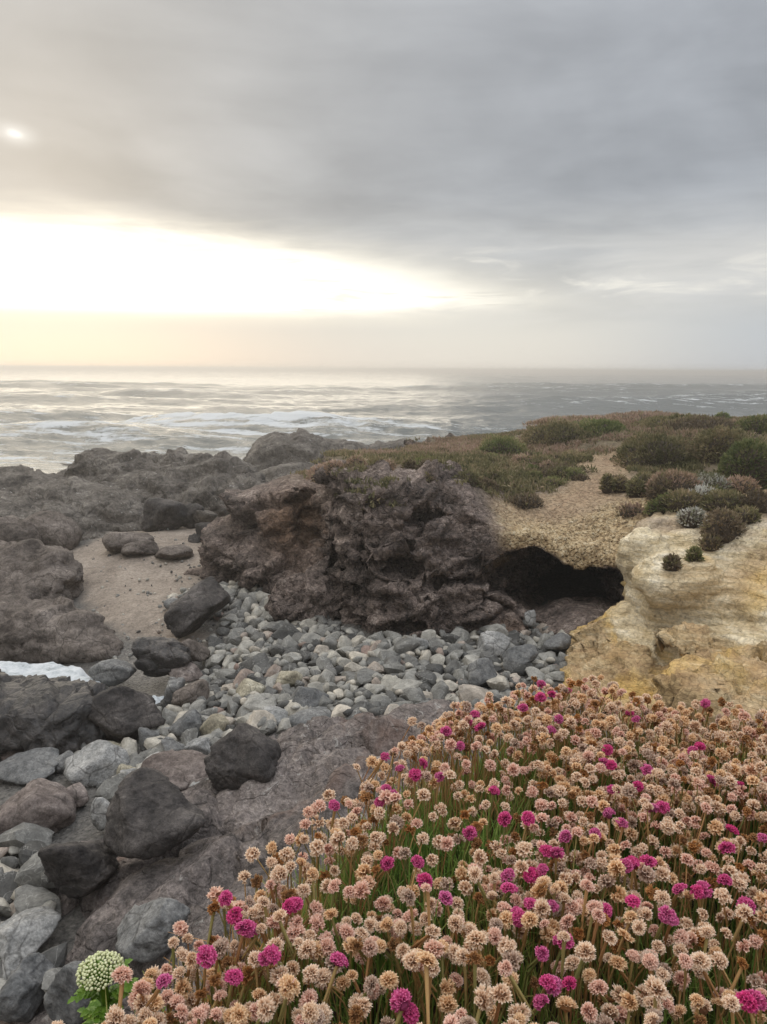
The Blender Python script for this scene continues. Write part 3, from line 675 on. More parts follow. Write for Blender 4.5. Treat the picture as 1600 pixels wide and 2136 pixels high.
def mass(name, blobs, res, mat, label, cat='rock', group=None, k=.25, cr=None, floor=-.5):
    """one outcrop grown from overlapping lumps"""
    lo = np.min([np.array(c)-np.array(r)*1.15 for c, r, a in blobs], 0) - .15
    hi = np.max([np.array(c)+np.array(r)*1.15 for c, r, a in blobs], 0) + .15
    rr = np.max([[max(r[0], r[1])]*2 for c, r, a in blobs], 0); lo[2] = max(lo[2], floor)
    xs, ys, zs = [np.arange(lo[i], hi[i]+res, res) for i in range(3)]
    X, Y, Z = xs[:, None, None], ys[None, :, None], zs[None, None, :]
    f = None
    for c, r, a in blobs:
        e = ell(X, Y, Z, c, r, a); f = e if f is None else smin(f, e, k)
    f[:, :, 0] = np.maximum(f[:, :, 0], .01); f[0] = np.maximum(f[0], .01); f[-1] = np.maximum(f[-1], .01); f[:, 0] = np.maximum(f[:, 0], .01); f[:, -1] = np.maximum(f[:, -1], .01)
    V, Q = nets(f.astype(np.float32), xs, ys, zs)
    kw = dict(amp=.14, s=1.0, seed=5, blocks=.10, bs=1.8, strata=.06, dip=(-.3, .2, 1), sf=3.0, flat=1.6, crk=.10); kw.update(cr or {})
    V = crag(V, Q, **kw)
    base = np.array([V[:, 0].mean(), V[:, 1].mean(), max(V[:, 2].min(), floor)])
    o = link(name, mesh(name, V-base, Q, mat), loc=base)
    return tag(o, label, cat, group)
SR = 'shore rocks around the cove'
mass('rock_outcrop', [(P(0, 1515, 6.4), (1.05, .5, .36), .25), (P(130, 1515, 6.2), (.38, .35, .26), .2), (P(70, 1490, 6.5), (.6, .3, .26), -.25), (P(-200, 1500, 6.5), (1.3, .7, .45), .2)], .035, M_BLACK,
     'jagged wet black rock beside the white surf', 'rock', SR, .2, dict(seed=21, blocks=.07, bs=1.8, strata=.05, dip=(-.35, -.3, 1), sf=6.5, amp=.13, flat=2.8, mid=.3, fin=.1))
mass('rock_outcrop', [(P(95, 1330, 9.0), (.85, .5, .36), -.15), (P(0, 1330, 9.2), (1.1, .7, .50), .1), (P(190, 1358, 8.65), (.45, .28, .16), -.2), (P(-250, 1330, 9.3), (1.6, .9, .6), 0)], .05, M_BROWN,
     'brown misty rock mound rising behind the white surf', 'rock', SR, .3, dict(seed=31, blocks=.06, bs=2.2, amp=.12))
mass('rock_outcrop', [(P(60, 1215, 10.6), (.75, .7, .62), .2), (P(105, 1220, 10.4), (.40, .5, .45), .1), (P(-10, 1270, 10.0), (.8, .6, .40), .1), (P(-150, 1200, 10.9), (1.4, 1.0, .8), 0)], .05, M_BROWN,
     'broad humped grey-brown rock at the edge of the sand', 'rock', SR, .2, dict(seed=41, blocks=.07, bs=1.9, amp=.12))
mass('rock_outcrop', [(P(20, 1130, 12.4), (.55, .5, .42), .1)], .05, M_BROWN, 'low rounded rock wedged above the humped rock', 'rock', SR, .2, dict(seed=51, blocks=.04, amp=.08))
mass('rock_outcrop', [(P(98, 1112, 13.0), (.46, .5, .42), .1), (P(130, 1120, 12.9), (.3, .4, .30), 0)], .05, M_BROWN, 'smooth egg-shaped grey boulder leaning on the left shore ridge', 'rock', SR, .2, dict(seed=55, blocks=.03, strata=0, amp=.07))
mass('rock_outcrop', [(P(20, 1050, 15.6), (2.1, 1.4, .66), -.2), (P(150, 1065, 15.0), (1.5, 1.0, .55), -.3), (P(240, 1095, 14.6), (.95, .6, .32), -.25), (P(-250, 1025, 16.5), (2.6, 1.8, .9), 0), (P(60, 1085, 14.2), (1.3, .8, .5), -.2), (P(180, 1130, 13.6), (.5, .4, .22), 0)], .07, M_SHORE,
     'long dark rock ridge sloping down to the left of the sand', 'rock', SR, .3, dict(seed=61, blocks=.10, bs=1.3, strata=.10, dip=(.25, -.1, 1), sf=2.6))
mass('rock_outcrop', [(P(250, 1018, 18.0), (1.5, 1.2, .86), .1), (P(400, 1018, 17.8), (1.6, 1.2, .84), 0), (P(480, 1030, 17.2), (1.0, 1.0, .75), 0), (P(205, 1010, 18.5), (.75, .9, .80), 0), (P(330, 1060, 16.5), (1.6, .9, .75), 0), (P(470, 1070, 16.0), (1.2, .9, .75), 0), (P(150, 1020, 18.2), (.9, .8, .48), 0)], .07, M_SHORE,
     'craggy lichen-flecked rock ridge closing the back of the cove', 'rock', SR, .25, dict(seed=71, blocks=.18, bs=1.1, strata=.12, dip=(-.2, .1, 1), sf=2.2, amp=.18))
mass('rock_outcrop', [(P(610, 980, 25), (1.75, 1.5, 1.32), 0), (P(700, 982, 25.5), (2.0, 1.5, 1.02), 0), (P(800, 968, 27), (1.6, 1.4, .95), 0), (P(640, 1000, 22.5), (1.6, 1.2, .45), 0), (P(560, 990, 24.6), (.9, 1.2, .65), 0)], .10, M_SHORE,
     'hazy rounded sea rock standing beyond the cove', 'rock', SR, .3, dict(seed=81, blocks=.13, bs=.9, strata=.08, sf=1.6, amp=.2))
mass('rock_outcrop', [(P(5, 960, 31), (1.2, 1.2, .62), 0), (P(45, 960, 31), (.7, .7, .30), 0), (P(-120, 955, 32), (2.2, 1.4, .7), 0)], .10, M_SHORE, 'low hazy skerry in the foam at the far shore', 'rock', SR, .2, dict(seed=91, blocks=.08, amp=.1))
mass('rock_outcrop', [(P(125, 980, 27), (.75, .5, .26), 0), (P(100, 985, 26.6), (.5, .4, .18), 0)], .07, M_SHORE, 'small wave-washed skerry with foam around it', 'rock', SR, .15, dict(seed=95, blocks=.05, amp=.06, strata=.03))
mass('rock_outcrop', [(P(0, 1008, 22), (1.1, 1.0, .52), -.1), (P(-120, 1000, 23), (1.8, 1.3, .75), 0), (P(60, 1020, 20.5), (1.0, .8, .3), -.2)], .08, M_SHORE, 'dark rock slope meeting the foam at the far left', 'rock', SR, .3, dict(seed=98, blocks=.09, bs=1.3))

# ---- boulders: faceted stones
def stone_mesh(name, seed, sub, mat, facets=14, soft=9.0, squash=(1, 1, 1), rough=.03, chips=0.0, smooth=True):
    r = np.random.default_rng(seed); D, T = ico(sub)
    nrm = r.normal(size=(facets, 3)); nrm /= np.linalg.norm(nrm, axis=1, keepdims=True)
    dd = r.uniform(.66, 1.0, facets)
    c = np.maximum(D@nrm.T, 1e-3)/dd                       # 1/r along each facet plane
    inv = (np.sum(c**soft, 1))**(1/soft)
    rad = 1/np.maximum(inv, .45)
    V = D*np.minimum(rad, 1.7)[:, None]
    V = (V - (V.max(0)+V.min(0))/2)/((V.max(0)-V.min(0))/2)   # fill the unit box
    V = V*np.array(squash)
    N = vnormals(V, T)
    p = V + seed*3.17
    V = V + N*(rough*(1.2*fbm(p*2.2, 4, seed % 50) + .45*fbm(p*8, 3, 7 + seed % 50) + (.22*ridged(p*15, 2, 9) if sub > 4 else 0)))[:, None]
    if chips:
        f1, f2, iv, tl = worley(p*2.1, 3 + seed % 40); V = V + vnormals(V, T)*(chips*(tl*1.6 + (iv-.5)*.5))[:, None]
    return mesh(name, V, T, mat, smooth)
def place_stone(me, px, py, hw, hh, zfoot=None, Y=None, rot=0.0, tilt=(0, 0), deep=.85, name='boulder', sink=.12):
    """px,py: centre in the picture; hw,hh half sizes in picture pixels; zfoot: height of the ground it rests on"""
    g = G(px, py + hh, zfoot) if Y is None else P(px, py + hh, Y)
    d = ray(px, py); t = g[1]/d[1]
    w_ = hw*t/F; h_ = hh*t/F
    c = P(px, py, g[1] + w_*deep*.5)
    o = link(name, me, loc=(c[0], c[1], c[2] - h_*.05), rot=(tilt[0], tilt[1], rot), scale=(w_*1.06, w_*deep*1.05, h_*.94))
    return o
BO = 'boulders lying around the cove'
BLD = [
 # px, py, hw, hh, zfoot, material, seed, facets, soft, sub, rot, tilt, label
 (235, 1399, 46, 33, .16, M_GREY, 1, 9, 7, 4, .2, (0, 0), 'rounded pale-topped grey boulder between the surf and the wet rock'),
 (262, 1490, 78, 70, .24, M_DARK, 2, 9, 8, 5, .3, (0, .05), 'large dark faceted boulder at the end of the black rock'),
 (398, 1455, 40, 38, .30, M_BROWN, 3, 9, 8, 4, .5, (0, -.2), 'brown-grey boulder beside the small foam pool'),
 (362, 1445, 30, 40, .26, M_GREY, 4, 8, 10, 4, .8, (0, .4), 'leaning grey slab boulder at the foam pool'),
 (503, 1582, 76, 70, .72, M_DARK, 5, 11, 5.5, 5, .1, (0, 0), 'round dark boulder perched on the lower edge of the rock shelf'),
 (322, 1703, 106, 72, .86, M_DARK, 6, 9, 6, 5, -.2, (0, .18), 'biggest dark rounded boulder, at the foot of the rock shelf'),
 (72, 1686, 80, 62, .30, M_RED, 7, 10, 6.5, 5, .3, (0, .1), 'cracked brown boulder with a reddish underside'),
 (155, 1662, 30, 32, .32, M_RED, 8, 9, 7, 4, .3, (0, .1), 'small reddish-brown boulder touching the cracked brown boulder'),
 (50, 1605, 68, 28, .30, M_GREY, 9, 10, 5.5, 4, .1, (0, 0), 'smooth low grey boulder behind the cracked brown boulder'),
 (65, 1572, 72, 28, .16, M_RED, 10, 9, 6, 4, .1, (0, .1), 'flat purplish rock tucked under the black rock'),
 (215, 1697, 27, 42, .42, M_LIGHT, 11, 7, 12, 4, .5, (0, .35), 'pale grey wedge stone between the brown and the biggest dark boulder'),
 (165, 1790, 78, 72, .62, M_DARK, 12, 10, 6, 5, .4, (0, .15), 'dark pitted boulder merging into the foot of the shelf'),
 (307, 1932, 74, 60, .86, M_GREY, 13, 8, 9, 5, -.2, (0, -.05), 'blue-grey boulder with a flat top next to the flowers'),
 (55, 1957, 68, 48, .46, M_LIGHT, 14, 8, 11, 5, .6, (.1, -.25), 'large pale grey angular slab near the bottom left'),
 (160, 2045, 66, 78, .66, M_GREY, 15, 7, 11, 5, .3, (0, -.15), 'grey cracked block behind the green plant'),
 (48, 2060, 62, 56, .52, M_GREY, 16, 8, 10, 5, .7, (0, -.3), 'dark grey angular boulder in the bottom left corner'),
 (447, 1512, 30, 26, .44, M_TANR, 17, 9, 7, 4, .2, (0, -.2), 'yellowish-tan rounded stone right of the dark faceted boulder'),
 (388, 1516, 34, 31, .38, M_GREY, 18, 8, 11, 4, .5, (0, -.3), 'dark grey sharp-edged stone left of the tan stone'),
 (309, 1542, 22, 32, .32, M_GREY, 19, 9, 7, 4, .3, (0, .2), 'narrow grey stone against the dark faceted boulder'),
 (338, 1530, 28, 20, .34, M_LIGHT, 20, 8, 10, 4, .2, (0, 0), 'small pale slab between two grey stones'),
 (640, 1457, 40, 33, .46, M_GREY, 22, 7, 12, 4, .5, (0, -.5), 'triangular grey stone standing among the cobbles'),
 (602, 1420, 28, 26, .44, M_TANR, 23, 8, 8, 4, .4, (0, -.3), 'tan blocky stone on top of the cobbles'),
 (524, 1440, 30, 24, .42, M_TANR, 24, 9, 6, 4, .3, (0, -.2), 'pale tan rounded stone lying in the cobbles'),
 (566, 1495, 38, 20, .46, M_LIGHT, 25, 8, 10, 4, .3, (0, 0), 'pale grey flat stone at the top of the rock shelf'),
 (660, 1505, 60, 18, .50, M_GREY, 26, 9, 8, 4, .1, (0, 0), 'long low grey slab at the upper lip of the shelf'),
 (372, 1610, 84, 38, .44, M_RED, 27, 11, 6, 5, .2, (.1, -.25), 'sloping brown slab left of the round dark boulder'),
 (410, 1267, 66, 44, .42, M_DARK, 28, 7, 12, 5, .45, (0, -.42), 'dark wedge-shaped boulder where sand meets cobbles'),
 (365, 1262, 22, 16, .40, M_GREY, 29, 9, 8, 3, .2, (0, 0), 'small grey stone behind the wedge-shaped boulder'),
 (338, 1372, 62, 48, .24, M_BLACK, 30, 10, 8, 5, .2, (0, .1), 'wet dark rock below the sand with a stick on it'),
 (400, 1352, 36, 26, .34, M_BROWN, 31, 10, 6, 4, .2, (0, .1), 'smooth brown rock beside the wet dark rock'),
 (385, 1402, 34, 20, .30, M_RED, 32, 9, 8, 4, .2, (0, .1), 'reddish rock in front of the wet dark rock'),
 (268, 1132, 46, 26, .46, M_BROWN, 33, 8, 8, 4, .2, (0, .1), 'blocky dark boulder on the sand, farthest of three'),
 (292, 1147, 36, 20, .46, M_BROWN, 34, 9, 7, 4, .2, (0, -.1), 'rounded dark boulder in the middle of three on the sand'),
 (360, 1153, 40, 17, .46, M_BROWN, 35, 9, 7, 4, .2, (0, .05), 'low brown boulder, right one of three on the sand'),
 (406, 1126, 14, 14, .47, M_DARK, 36, 7, 12, 3, .2, (0, .05), 'small pointed dark rock near the cliff foot'),
 (432, 1112, 22, 26, .48, M_DARK, 37, 8, 9, 4, .2, (0, -.2), 'dark rock leaning on the seaward cliff buttress'),
 (345, 1068, 50, 40, .52, M_DARK, 38, 8, 9, 4, .2, (0, -.25), 'large angular boulder below the back ridge'),
 (395, 1075, 30, 28, .52, M_DARK, 39, 8, 8, 4, .2, (0, -.1), 'dark boulder next to the large angular back boulder'),
 (424, 1082, 26, 24, .50, M_SHORE, 40, 8, 8, 4, .2, (0, .1), 'rounded grey boulder at the back right of the sand'),
 (1006, 1402, 32, 33, .52, M_GREY, 41, 8, 11, 4, .2, (0, -.1), 'dark blue-grey cube-like stone among the cobbles under the cave'),
 (1160, 1340, 29, 24, .58, M_GREY, 42, 9, 9, 4, .2, (0, 0), 'rounded dark grey stone against the yellow rock'),
 (1028, 1340, 34, 22, .56, M_LIGHT, 43, 7, 12, 4, .3, (0, -.2), 'pale angular stone at the cliff foot left of the cave'),
 (1105, 1287, 14, 20, .62, M_LIGHT, 44, 6, 14, 3, .3, (0, .3), 'upright pale stone sliver at the cave mouth'),
 (875, 1342, 20, 18, .48, M_LIGHT, 45, 10, 5, 4, .3, (0, 0), 'round pale cobble against the dark cliff foot'),
 (1085, 1370, 40, 26, .56, M_GREY, 46, 8, 10, 4, .3, (0, -.25), 'slanting dark stone below the cave mouth'),
 (890, 1480, 40, 26, .58, M_GREY, 47, 8, 9, 4, .3, (0, -.2), 'grey stone at the top right of the rock shelf'),
 (205, 1595, 58, 42, .30, M_LIGHT, 48, 7, 12, 4, .4, (.1, -.3), 'pale grey angular stone with a shadowed underside'),
 (215, 1565, 38, 22, .28, M_TANR, 49, 8, 10, 4, .4, (.1, 0), 'pale tan block below the dark faceted boulder'),
 (262, 1612, 22, 22, .34, M_TANR, 50, 8, 10, 4, .4, (0, 0), 'small tan block left of the brown slab'),
 (312, 1597, 34, 20, .40, M_LIGHT, 51, 8, 9, 4, .4, (0, -.25), 'pale smooth stone lying on the brown slab edge'),
 (280, 1617, 28, 16, .38, M_LIGHT, 52, 8, 9, 4, .4, (0, .1), 'blue-grey flat stone in front of the brown slab'),
 (365, 1560, 26, 24, .42, M_GREY, 53, 7, 12, 4, .4, (0, .1), 'pointed grey stone behind the brown slab'),
 (412, 1556, 28, 24, .44, M_LIGHT, 54, 8, 11, 4, .4, (0, .2), 'grey angular stone left of the round dark boulder'),
 (415, 1641, 28, 10, .58, M_LIGHT, 55, 8, 9, 4, .4, (0, -.2), 'thin pale stone under the round dark boulder'),
 (140, 1590, 22, 30, .26, M_GREY, 56, 8, 9, 4, .4, (0, .2), 'dark grey stone left of the pale angular stone'),
]
BPOS = []
for (px, py, hw, hh, zf, mt, sd, fc, so, sb, rt, tl, lab) in BLD:
    me = stone_mesh('boulder', sd, sb, mt, fc + 5, so*1.7, rough=.05 if mt not in (M_DARK, M_BROWN, M_RED) else .075, chips=.16 if mt is M_BLACK else .07)
    o = place_stone(me, px, py, hw, hh, zf, rot=rt, tilt=tl)
    tag(o, lab, 'boulder' if hw > 35 else 'stone', BO)
    BPOS.append((o.location.x, o.location.y, o.scale.x, o.scale.z))

# ---- cobbles: the bank of loose stones, piled on the beach
def cob_mat(name, rnd):
    m, n = new_mat(name); p = n.pos()
    r = n.attr('tone', 'OBJECT') if rnd == 'object' else n.attr('rnd')
    a = n.noise(p, 9, 5, .6, .3); b = n.noise(p, 60, 4, .65)
    c1 = n.ramp(r, [(0, (.062, .061, .058)), (.20, (.125, .122, .114)), (.45, (.21, .205, .188)), (.68, (.29, .28, .252)), (.84, (.37, .348, .30)), (.93, (.44, .40, .335)), (1, (.22, .155, .13))])
    g = n.m('MULTIPLY', n.mr(a, .3, .7, .62, 1.36), n.mr(b, .3, .7, .74, 1.26))
    col = n.mix(1.0, c1, n.comb(g, g, g), 'MULTIPLY')
    vein = n.ss(n.m('ABSOLUTE', n.m('SUBTRACT', n.noise(p, 6, 3, .5, .8), .5)), .012, .0)
    col = n.mix(n.m('MULTIPLY', vein, .35), col, (.5, .49, .46))
    return finish(m, n, col, .85, n.bump(n.m('ADD', a, n.m('MULTIPLY', b, .3)), .5, .012), .3)
M_COB, M_COBJ = cob_mat('cobble', 'object'), cob_mat('cobble_mass', 'attr')
COBV = [stone_mesh('cobble', 200+i, 3, M_COB, [9, 10, 11, 13, 15][i % 5], [36, 32, 26, 20, 14][i % 5], (1, [.6, .75, .9][i % 3], [.5, .62, .75, .85][i % 4]), .014, 0, False) for i in range(20)]
COBL = []
for i in range(10):
    me = stone_mesh('tmp', 300+i, 2, None, [9, 10, 12, 14][i % 4], [36, 30, 24, 16][i % 4], (1, .75, [.5, .62, .75][i % 3]), .025)
    V = np.empty(len(me.vertices)*3, np.float32); me.vertices.foreach_get('co', V); T = np.array([p.vertices[:] for p in me.polygons])
    COBL.append((V.reshape(-1, 3), T)); bpy.data.meshes.remove(me)
def cobbles():
    main = [G(*a)[:2] for a in ((470, 1225, .45), (540, 1225, .45), (660, 1275, .45), (760, 1330, .45), (900, 1335, .48), (1040, 1305, .52), (1100, 1300, .55), (1190, 1310, .55), (1195, 1400, .52), (1150, 1450, .5), (1010, 1490, .55), (880, 1512, .6), (700, 1512, .55), (560, 1530, .5), (420, 1580, .45), (330, 1570, .4), (290, 1500, .3), (330, 1470, .3), (420, 1400, .32), (430, 1330, .38), (360, 1290, .4), (350, 1250, .4))]
    low = [G(*a)[:2] for a in ((120, 1570, .2), (330, 1560, .35), (420, 1600, .45), (330, 1650, .5), (230, 1660, .4), (150, 1630, .3))]
    left = [G(*a)[:2] for a in ((-80, 1760, .35), (60, 1750, .35), (110, 1800, .4), (130, 1900, .42), (60, 2000, .42), (150, 2110, .5), (60, 2190, .4), (-150, 2190, .4))]
    spots = []
    def throw(poly, n, lo, hi, powr, over, zlift=0.0):
        poly = np.array(poly); mn, mxx = poly.min(0), poly.max(0); got = []
        pts = RNG.uniform(mn, mxx, (n*40, 2)); ins = polydist(pts[:, 0], pts[:, 1], poly) > .03; pts = pts[ins]
        rad = np.sort(lo + (hi-lo)*RNG.random(len(pts))**powr)[::-1]
        A = np.zeros((0, 3))
        for (x, y), r in zip(pts, rad):
            if len(A) and np.any((A[:, 0]-x)**2 + (A[:, 1]-y)**2 < ((A[:, 2]+r)*over)**2): continue
            if any((x-bx)**2 + (y-by)**2 < (bs*.8)**2 for bx, by, bs, bz in BPOS): continue
            A = np.vstack([A, [x, y, r]])
            if len(A) >= n: break
        for x, y, r in A: spots.append((x, y, r, zlift))
    throw(main, 34, .10, .15, 1.4, .95)
    throw(main, 900, .028, .115, 2.0, .74)
    throw(main, 330, .026, .06, 1.6, .8, .05)
    throw(low, 60, .035, .12, 1.8, .78)
    throw(left, 70, .05, .16, 1.7, .78)
    throw(left, 40, .03, .07, 1.7, .8, .05)
    C = np.array([0, 0, CAMZ]); items = []
    for x, y, r, zl in spots:
        zb = max(float(beach_h(x, y)), 0 if False else -9); zb = max(zb, float(shelf_h(x, y))+.0 if (-3 < x < 1.6 and y < 6.9) else -9)
        z = zb + r*RNG.uniform(.18, .45) + zl*RNG.uniform(.5, 1.3)
        items.append((r/np.linalg.norm(np.array([x, y, z])-C), x, y, z, r))
    items.sort(reverse=True)
    for k, (_, x, y, z, r) in enumerate(items[:300]):
        o = link('cobble', COBV[k % len(COBV)], loc=(x, y, z), rot=(RNG.normal(0, .28), RNG.normal(0, .28), RNG.uniform(0, 6.28)), scale=(r*RNG.uniform(1.0, 1.3), r*RNG.uniform(.95, 1.15), r*RNG.uniform(.9, 1.2)))
        tone = float(RNG.random()); o['tone'] = tone
        look = ['dark slate-grey', 'mid-grey', 'pale grey', 'tan', 'reddish-brown'][int(np.searchsorted([.22, .58, .82, .965], tone))]
        size = 'large' if r > .095 else 'small' if r < .06 else 'middling'
        where = ('near the bottom left below the boulders' if y < 4.6 else 'among the boulders left of the rock shelf' if y < 5.9 and x < -.9 else 'along the top of the rock shelf' if y < 6.9 and x < .6
                 else 'right below the cave mouth' if x > .9 and y > 7.3 else 'next to the yellow sandstone foot' if x > .9 else 'beside the wedge boulder and sand' if x < -1.6 else 'close under the dark cliff' if y > 8.0 else 'in the middle of the stone bank')
        tag(o, f'{size} {look} cobble {where}', 'cobble', 'cobbles banked in the cove')
    VV, TT, RR, off = [], [], [], 0
    for k, (_, x, y, z, r) in enumerate(items[300:]):
        V, T = COBL[k % len(COBL)]
        M = np.array(Euler((RNG.normal(0, .3), RNG.normal(0, .3), RNG.uniform(0, 6.28))).to_matrix())
        VV.append((V*r*RNG.uniform(.95, 1.25))@M.T + [x, y, z]); TT.append(T+off); off += len(V); RR.append(np.full(len(V), RNG.random()))
    # small pebbles on the sand and between the stones
    allp = np.array(main); V0, T0 = ico(1)
    for k in range(900):
        if k < 260:
            px, py = RNG.uniform(180, 440), RNG.uniform(1110, 1330); g = G(px, py, .43); rr = RNG.uniform(.008, .035)**1.0
        else:
            g = np.array([*RNG.uniform(allp.min(0), allp.max(0)), 0]); rr = RNG.uniform(.012, .035)
            if polydist(g[0:1], g[1:2], allp)[0] < -.25: continue
        M = np.array(Euler(RNG.uniform(0, 6.28, 3)).to_matrix()); zz = float(beach_h(g[0], g[1]))
        VV.append((V0*rr*RNG.uniform(.6, 1.3, 3)*[1, 1, .7])@M.T + [g[0], g[1], zz+rr*.2]); TT.append(T0+off); off += len(V0); RR.append(np.full(len(V0), RNG.random()))
    o = link('pebbles', mesh('pebbles', np.concatenate(VV), np.concatenate(TT), M_COBJ, True, {'rnd': np.concatenate(RR)}))
    tag(o, 'small grey stones filling the gaps between the cobbles', 'pebbles', None, 'stuff')
cobbles()

# ---- surf surging into the gully behind the black rock, and the little foam pool
def surf(name, poly, z, label, seed):
    poly = np.array([G(*a, z)[:2] for a in poly]); mn, mxx = poly.min(0), poly.max(0)
    xs = np.arange(mn[0], mxx[0], .03); ys = np.arange(mn[1], mxx[1], .03)
    def zf(x, y):
        q = np.stack([x.ravel(), y.ravel(), 0*x.ravel()], 1); d = polydist(x, y, poly) + .14*fbm(q*4.5, 3, seed+9).reshape(x.shape)
        return z - .25*(1 - sstep(d, -.05, .22)) + (.05*fbm(q*3, 4, seed) + .025*fbm(q*9, 3, seed+4)).reshape(x.shape)*sstep(d, -.05, .2)
    V, Q = grid(xs, ys, zf)
    m, n = new_mat('surf_foam'); p = n.pos(); a = n.noise(p, 14, 6, .65, .5); b = n.noise(p, 4, 4, .6)
    col = n.ramp(n.m('ADD', n.m('MULTIPLY', a, .45), n.m('MULTIPLY', b, .55)), [(.36, (.16, .18, .18)), (.44, (.48, .52, .54)), (.56, (.68, .71, .73)), (.66, (.78, .80, .82))])
    finish(m, n, col, .7, n.bump(n.m('ADD', a, n.m('MULTIPLY', n.noise(p, 45, 4, .7), .6)), .8, .03), .3)
    tag(link(name, mesh(name, V, Q, m)), label, None, None, 'structure')
surf('surf', [(-60, 1368), (60, 1366), (130, 1374), (215, 1374), (235, 1430), (205, 1470), (90, 1470), (-60, 1460)], .26, 'white foaming surge in the gully behind the black rock', 3)
surf('foam_pool', [(290, 1425), (345, 1420), (352, 1470), (300, 1480)], .30, 'small pool of white foam among the boulders', 9)

# ---- driftwood and a pale scrap on the cliff
def tube(pts, rad, sides=6, name='tube'):
    pts = np.array(pts, float); rad = np.broadcast_to(rad, len(pts)); V = []; Q = []
    for i, p in enumerate(pts):
        t = pts[min(i+1, len(pts)-1)] - pts[max(i-1, 0)]; t /= np.linalg.norm(t)
        u = np.cross(t, [0.31, .77, .55]); u /= np.linalg.norm(u); v = np.cross(t, u)
        for k in range(sides):
            a = 2*math.pi*k/sides; V.append(p + rad[i]*(u*math.cos(a) + v*math.sin(a)))
    for i in range(len(pts)-1):
        for k in range(sides): Q.append([i*sides+k, i*sides+(k+1) % sides, (i+1)*sides+(k+1) % sides, (i+1)*sides+k])
    return np.array(V), np.array(Q)
def joined(parts):
    V, Q, o = [], [], 0
    for v, q in parts: V.append(v); Q.append(q+o); o += len(v)
    return np.concatenate(V), np.concatenate(Q)
m_, n_ = new_mat('driftwood'); p_ = n_.pos()
finish(m_, n_, n_.ramp(n_.noise(p_, 40, 4, .6), [(.3, (.26, .13, .06)), (.7, (.50, .30, .17))]), .8, n_.bump(n_.noise(p_, 90, 3), .4, .005), .3)
DW = m_
d0 = np.array(P(312, 1360, 8.6)); base = np.array(P(315, 1400, 8.35))
V, Q = joined([tube([P(283, 1386, 8.5), P(300, 1372, 8.5), d0], [.012, .014, .016]), tube([d0, P(313, 1378, 8.45), base], [.018, .014, .010]), tube([d0 - [.02, 0, .01], d0 + [.0, .03, .02], P(319, 1352, 8.65)], [.016, .014, .008])])
tag(link('driftwood_stick', mesh('driftwood_stick', V-base, Q, DW), loc=base), 'forked orange-brown driftwood stick propped on the wet dark rock', 'driftwood')
m_, n_ = new_mat('pale_scrap'); finish(m_, n_, (.78, .78, .76), .7)
D, T = ico(2); sc = P(727, 1205, 9.12)
V = D*[.035, .012, .03]; V = V + .008*fbm(D*2.3, 2, 3)[:, None]
tag(link('shell_fragment', mesh('shell_fragment', V, T, m_), loc=sc), 'tiny white fragment stuck on the dark cliff face', 'shell')

# ================================================================== PLANTS ON THE HEADLAND
def foliage_mat(name, stops, transl=.25, objrand=True):
    m, n = new_mat(name)
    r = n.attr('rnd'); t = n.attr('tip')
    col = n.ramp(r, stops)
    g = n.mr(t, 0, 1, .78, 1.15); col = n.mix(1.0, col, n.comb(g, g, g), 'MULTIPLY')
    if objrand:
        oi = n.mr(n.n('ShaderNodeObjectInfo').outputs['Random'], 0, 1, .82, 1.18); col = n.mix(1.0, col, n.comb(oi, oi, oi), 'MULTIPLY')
    return finish(m, n, col, .8, None, .2, transl)
FOL = {
 'green': foliage_mat('leaf_green', [(0, (0.088, 0.118, 0.047)), (.4, (0.159, 0.189, 0.071)), (.75, (0.260, 0.260, 0.112)), (1, (0.366, 0.295, 0.177))]),
 'olive': foliage_mat('leaf_olive', [(0, (0.083, 0.088, 0.042)), (.4, (0.183, 0.171, 0.083)), (.75, (0.283, 0.242, 0.130)), (1, (0.401, 0.307, 0.201))]),
 'brown': foliage_mat('leaf_brown', [(0, (0.071, 0.059, 0.040)), (.4, (0.165, 0.130, 0.085)), (.75, (0.260, 0.201, 0.136)), (1, (0.236, 0.224, 0.100))]),
 'pink': foliage_mat('leaf_heath', [(0, (.15, .125, .07)), (.3, (.28, .215, .13)), (.6, (.46, .32, .245)), (.8, (.50, .36, .29)), (1, (.36, .34, .18))]),
 'white': foliage_mat('leaf_pale', [(0, (0.142, 0.153, 0.077)), (.4, (0.236, 0.236, 0.142)), (.6, (0.543, 0.519, 0.448)), (1, (0.700, 0.700, 0.661))])}
m_, n_ = new_mat('twig'); finish(m_, n_, n_.ramp(n_.noise(n_.pos(), 30, 4, .6), [(.3, (.035, .026, .018)), (.7, (.085, .064, .045))]), .9)
TWIG = m_
def leaf_cards(C, Nn, L, W, rng, up=.35):
    """one bent two-triangle leaf at each point"""
    n = len(C); d = Nn + rng.normal(0, .45, (n, 3)) + [0, 0, up]; d /= np.linalg.norm(d, axis=1, keepdims=True)
    s = np.cross(d, rng.normal(size=(n, 3))); s /= np.linalg.norm(s, axis=1, keepdims=True)
    L = np.asarray(L)*rng.uniform(.6, 1.3, n); W = W*rng.uniform(.7, 1.3, n)
    a = C - d*(L*.3)[:, None]; b = C + s*W[:, None]; c = C + d*L[:, None]; e = C - s*W[:, None]
    V = np.stack([a, b, c, e], 1).reshape(-1, 3); Q = np.arange(4*n).reshape(n, 4)
    tip = np.tile([0, .5, 1, .5], n); return V, Q, tip
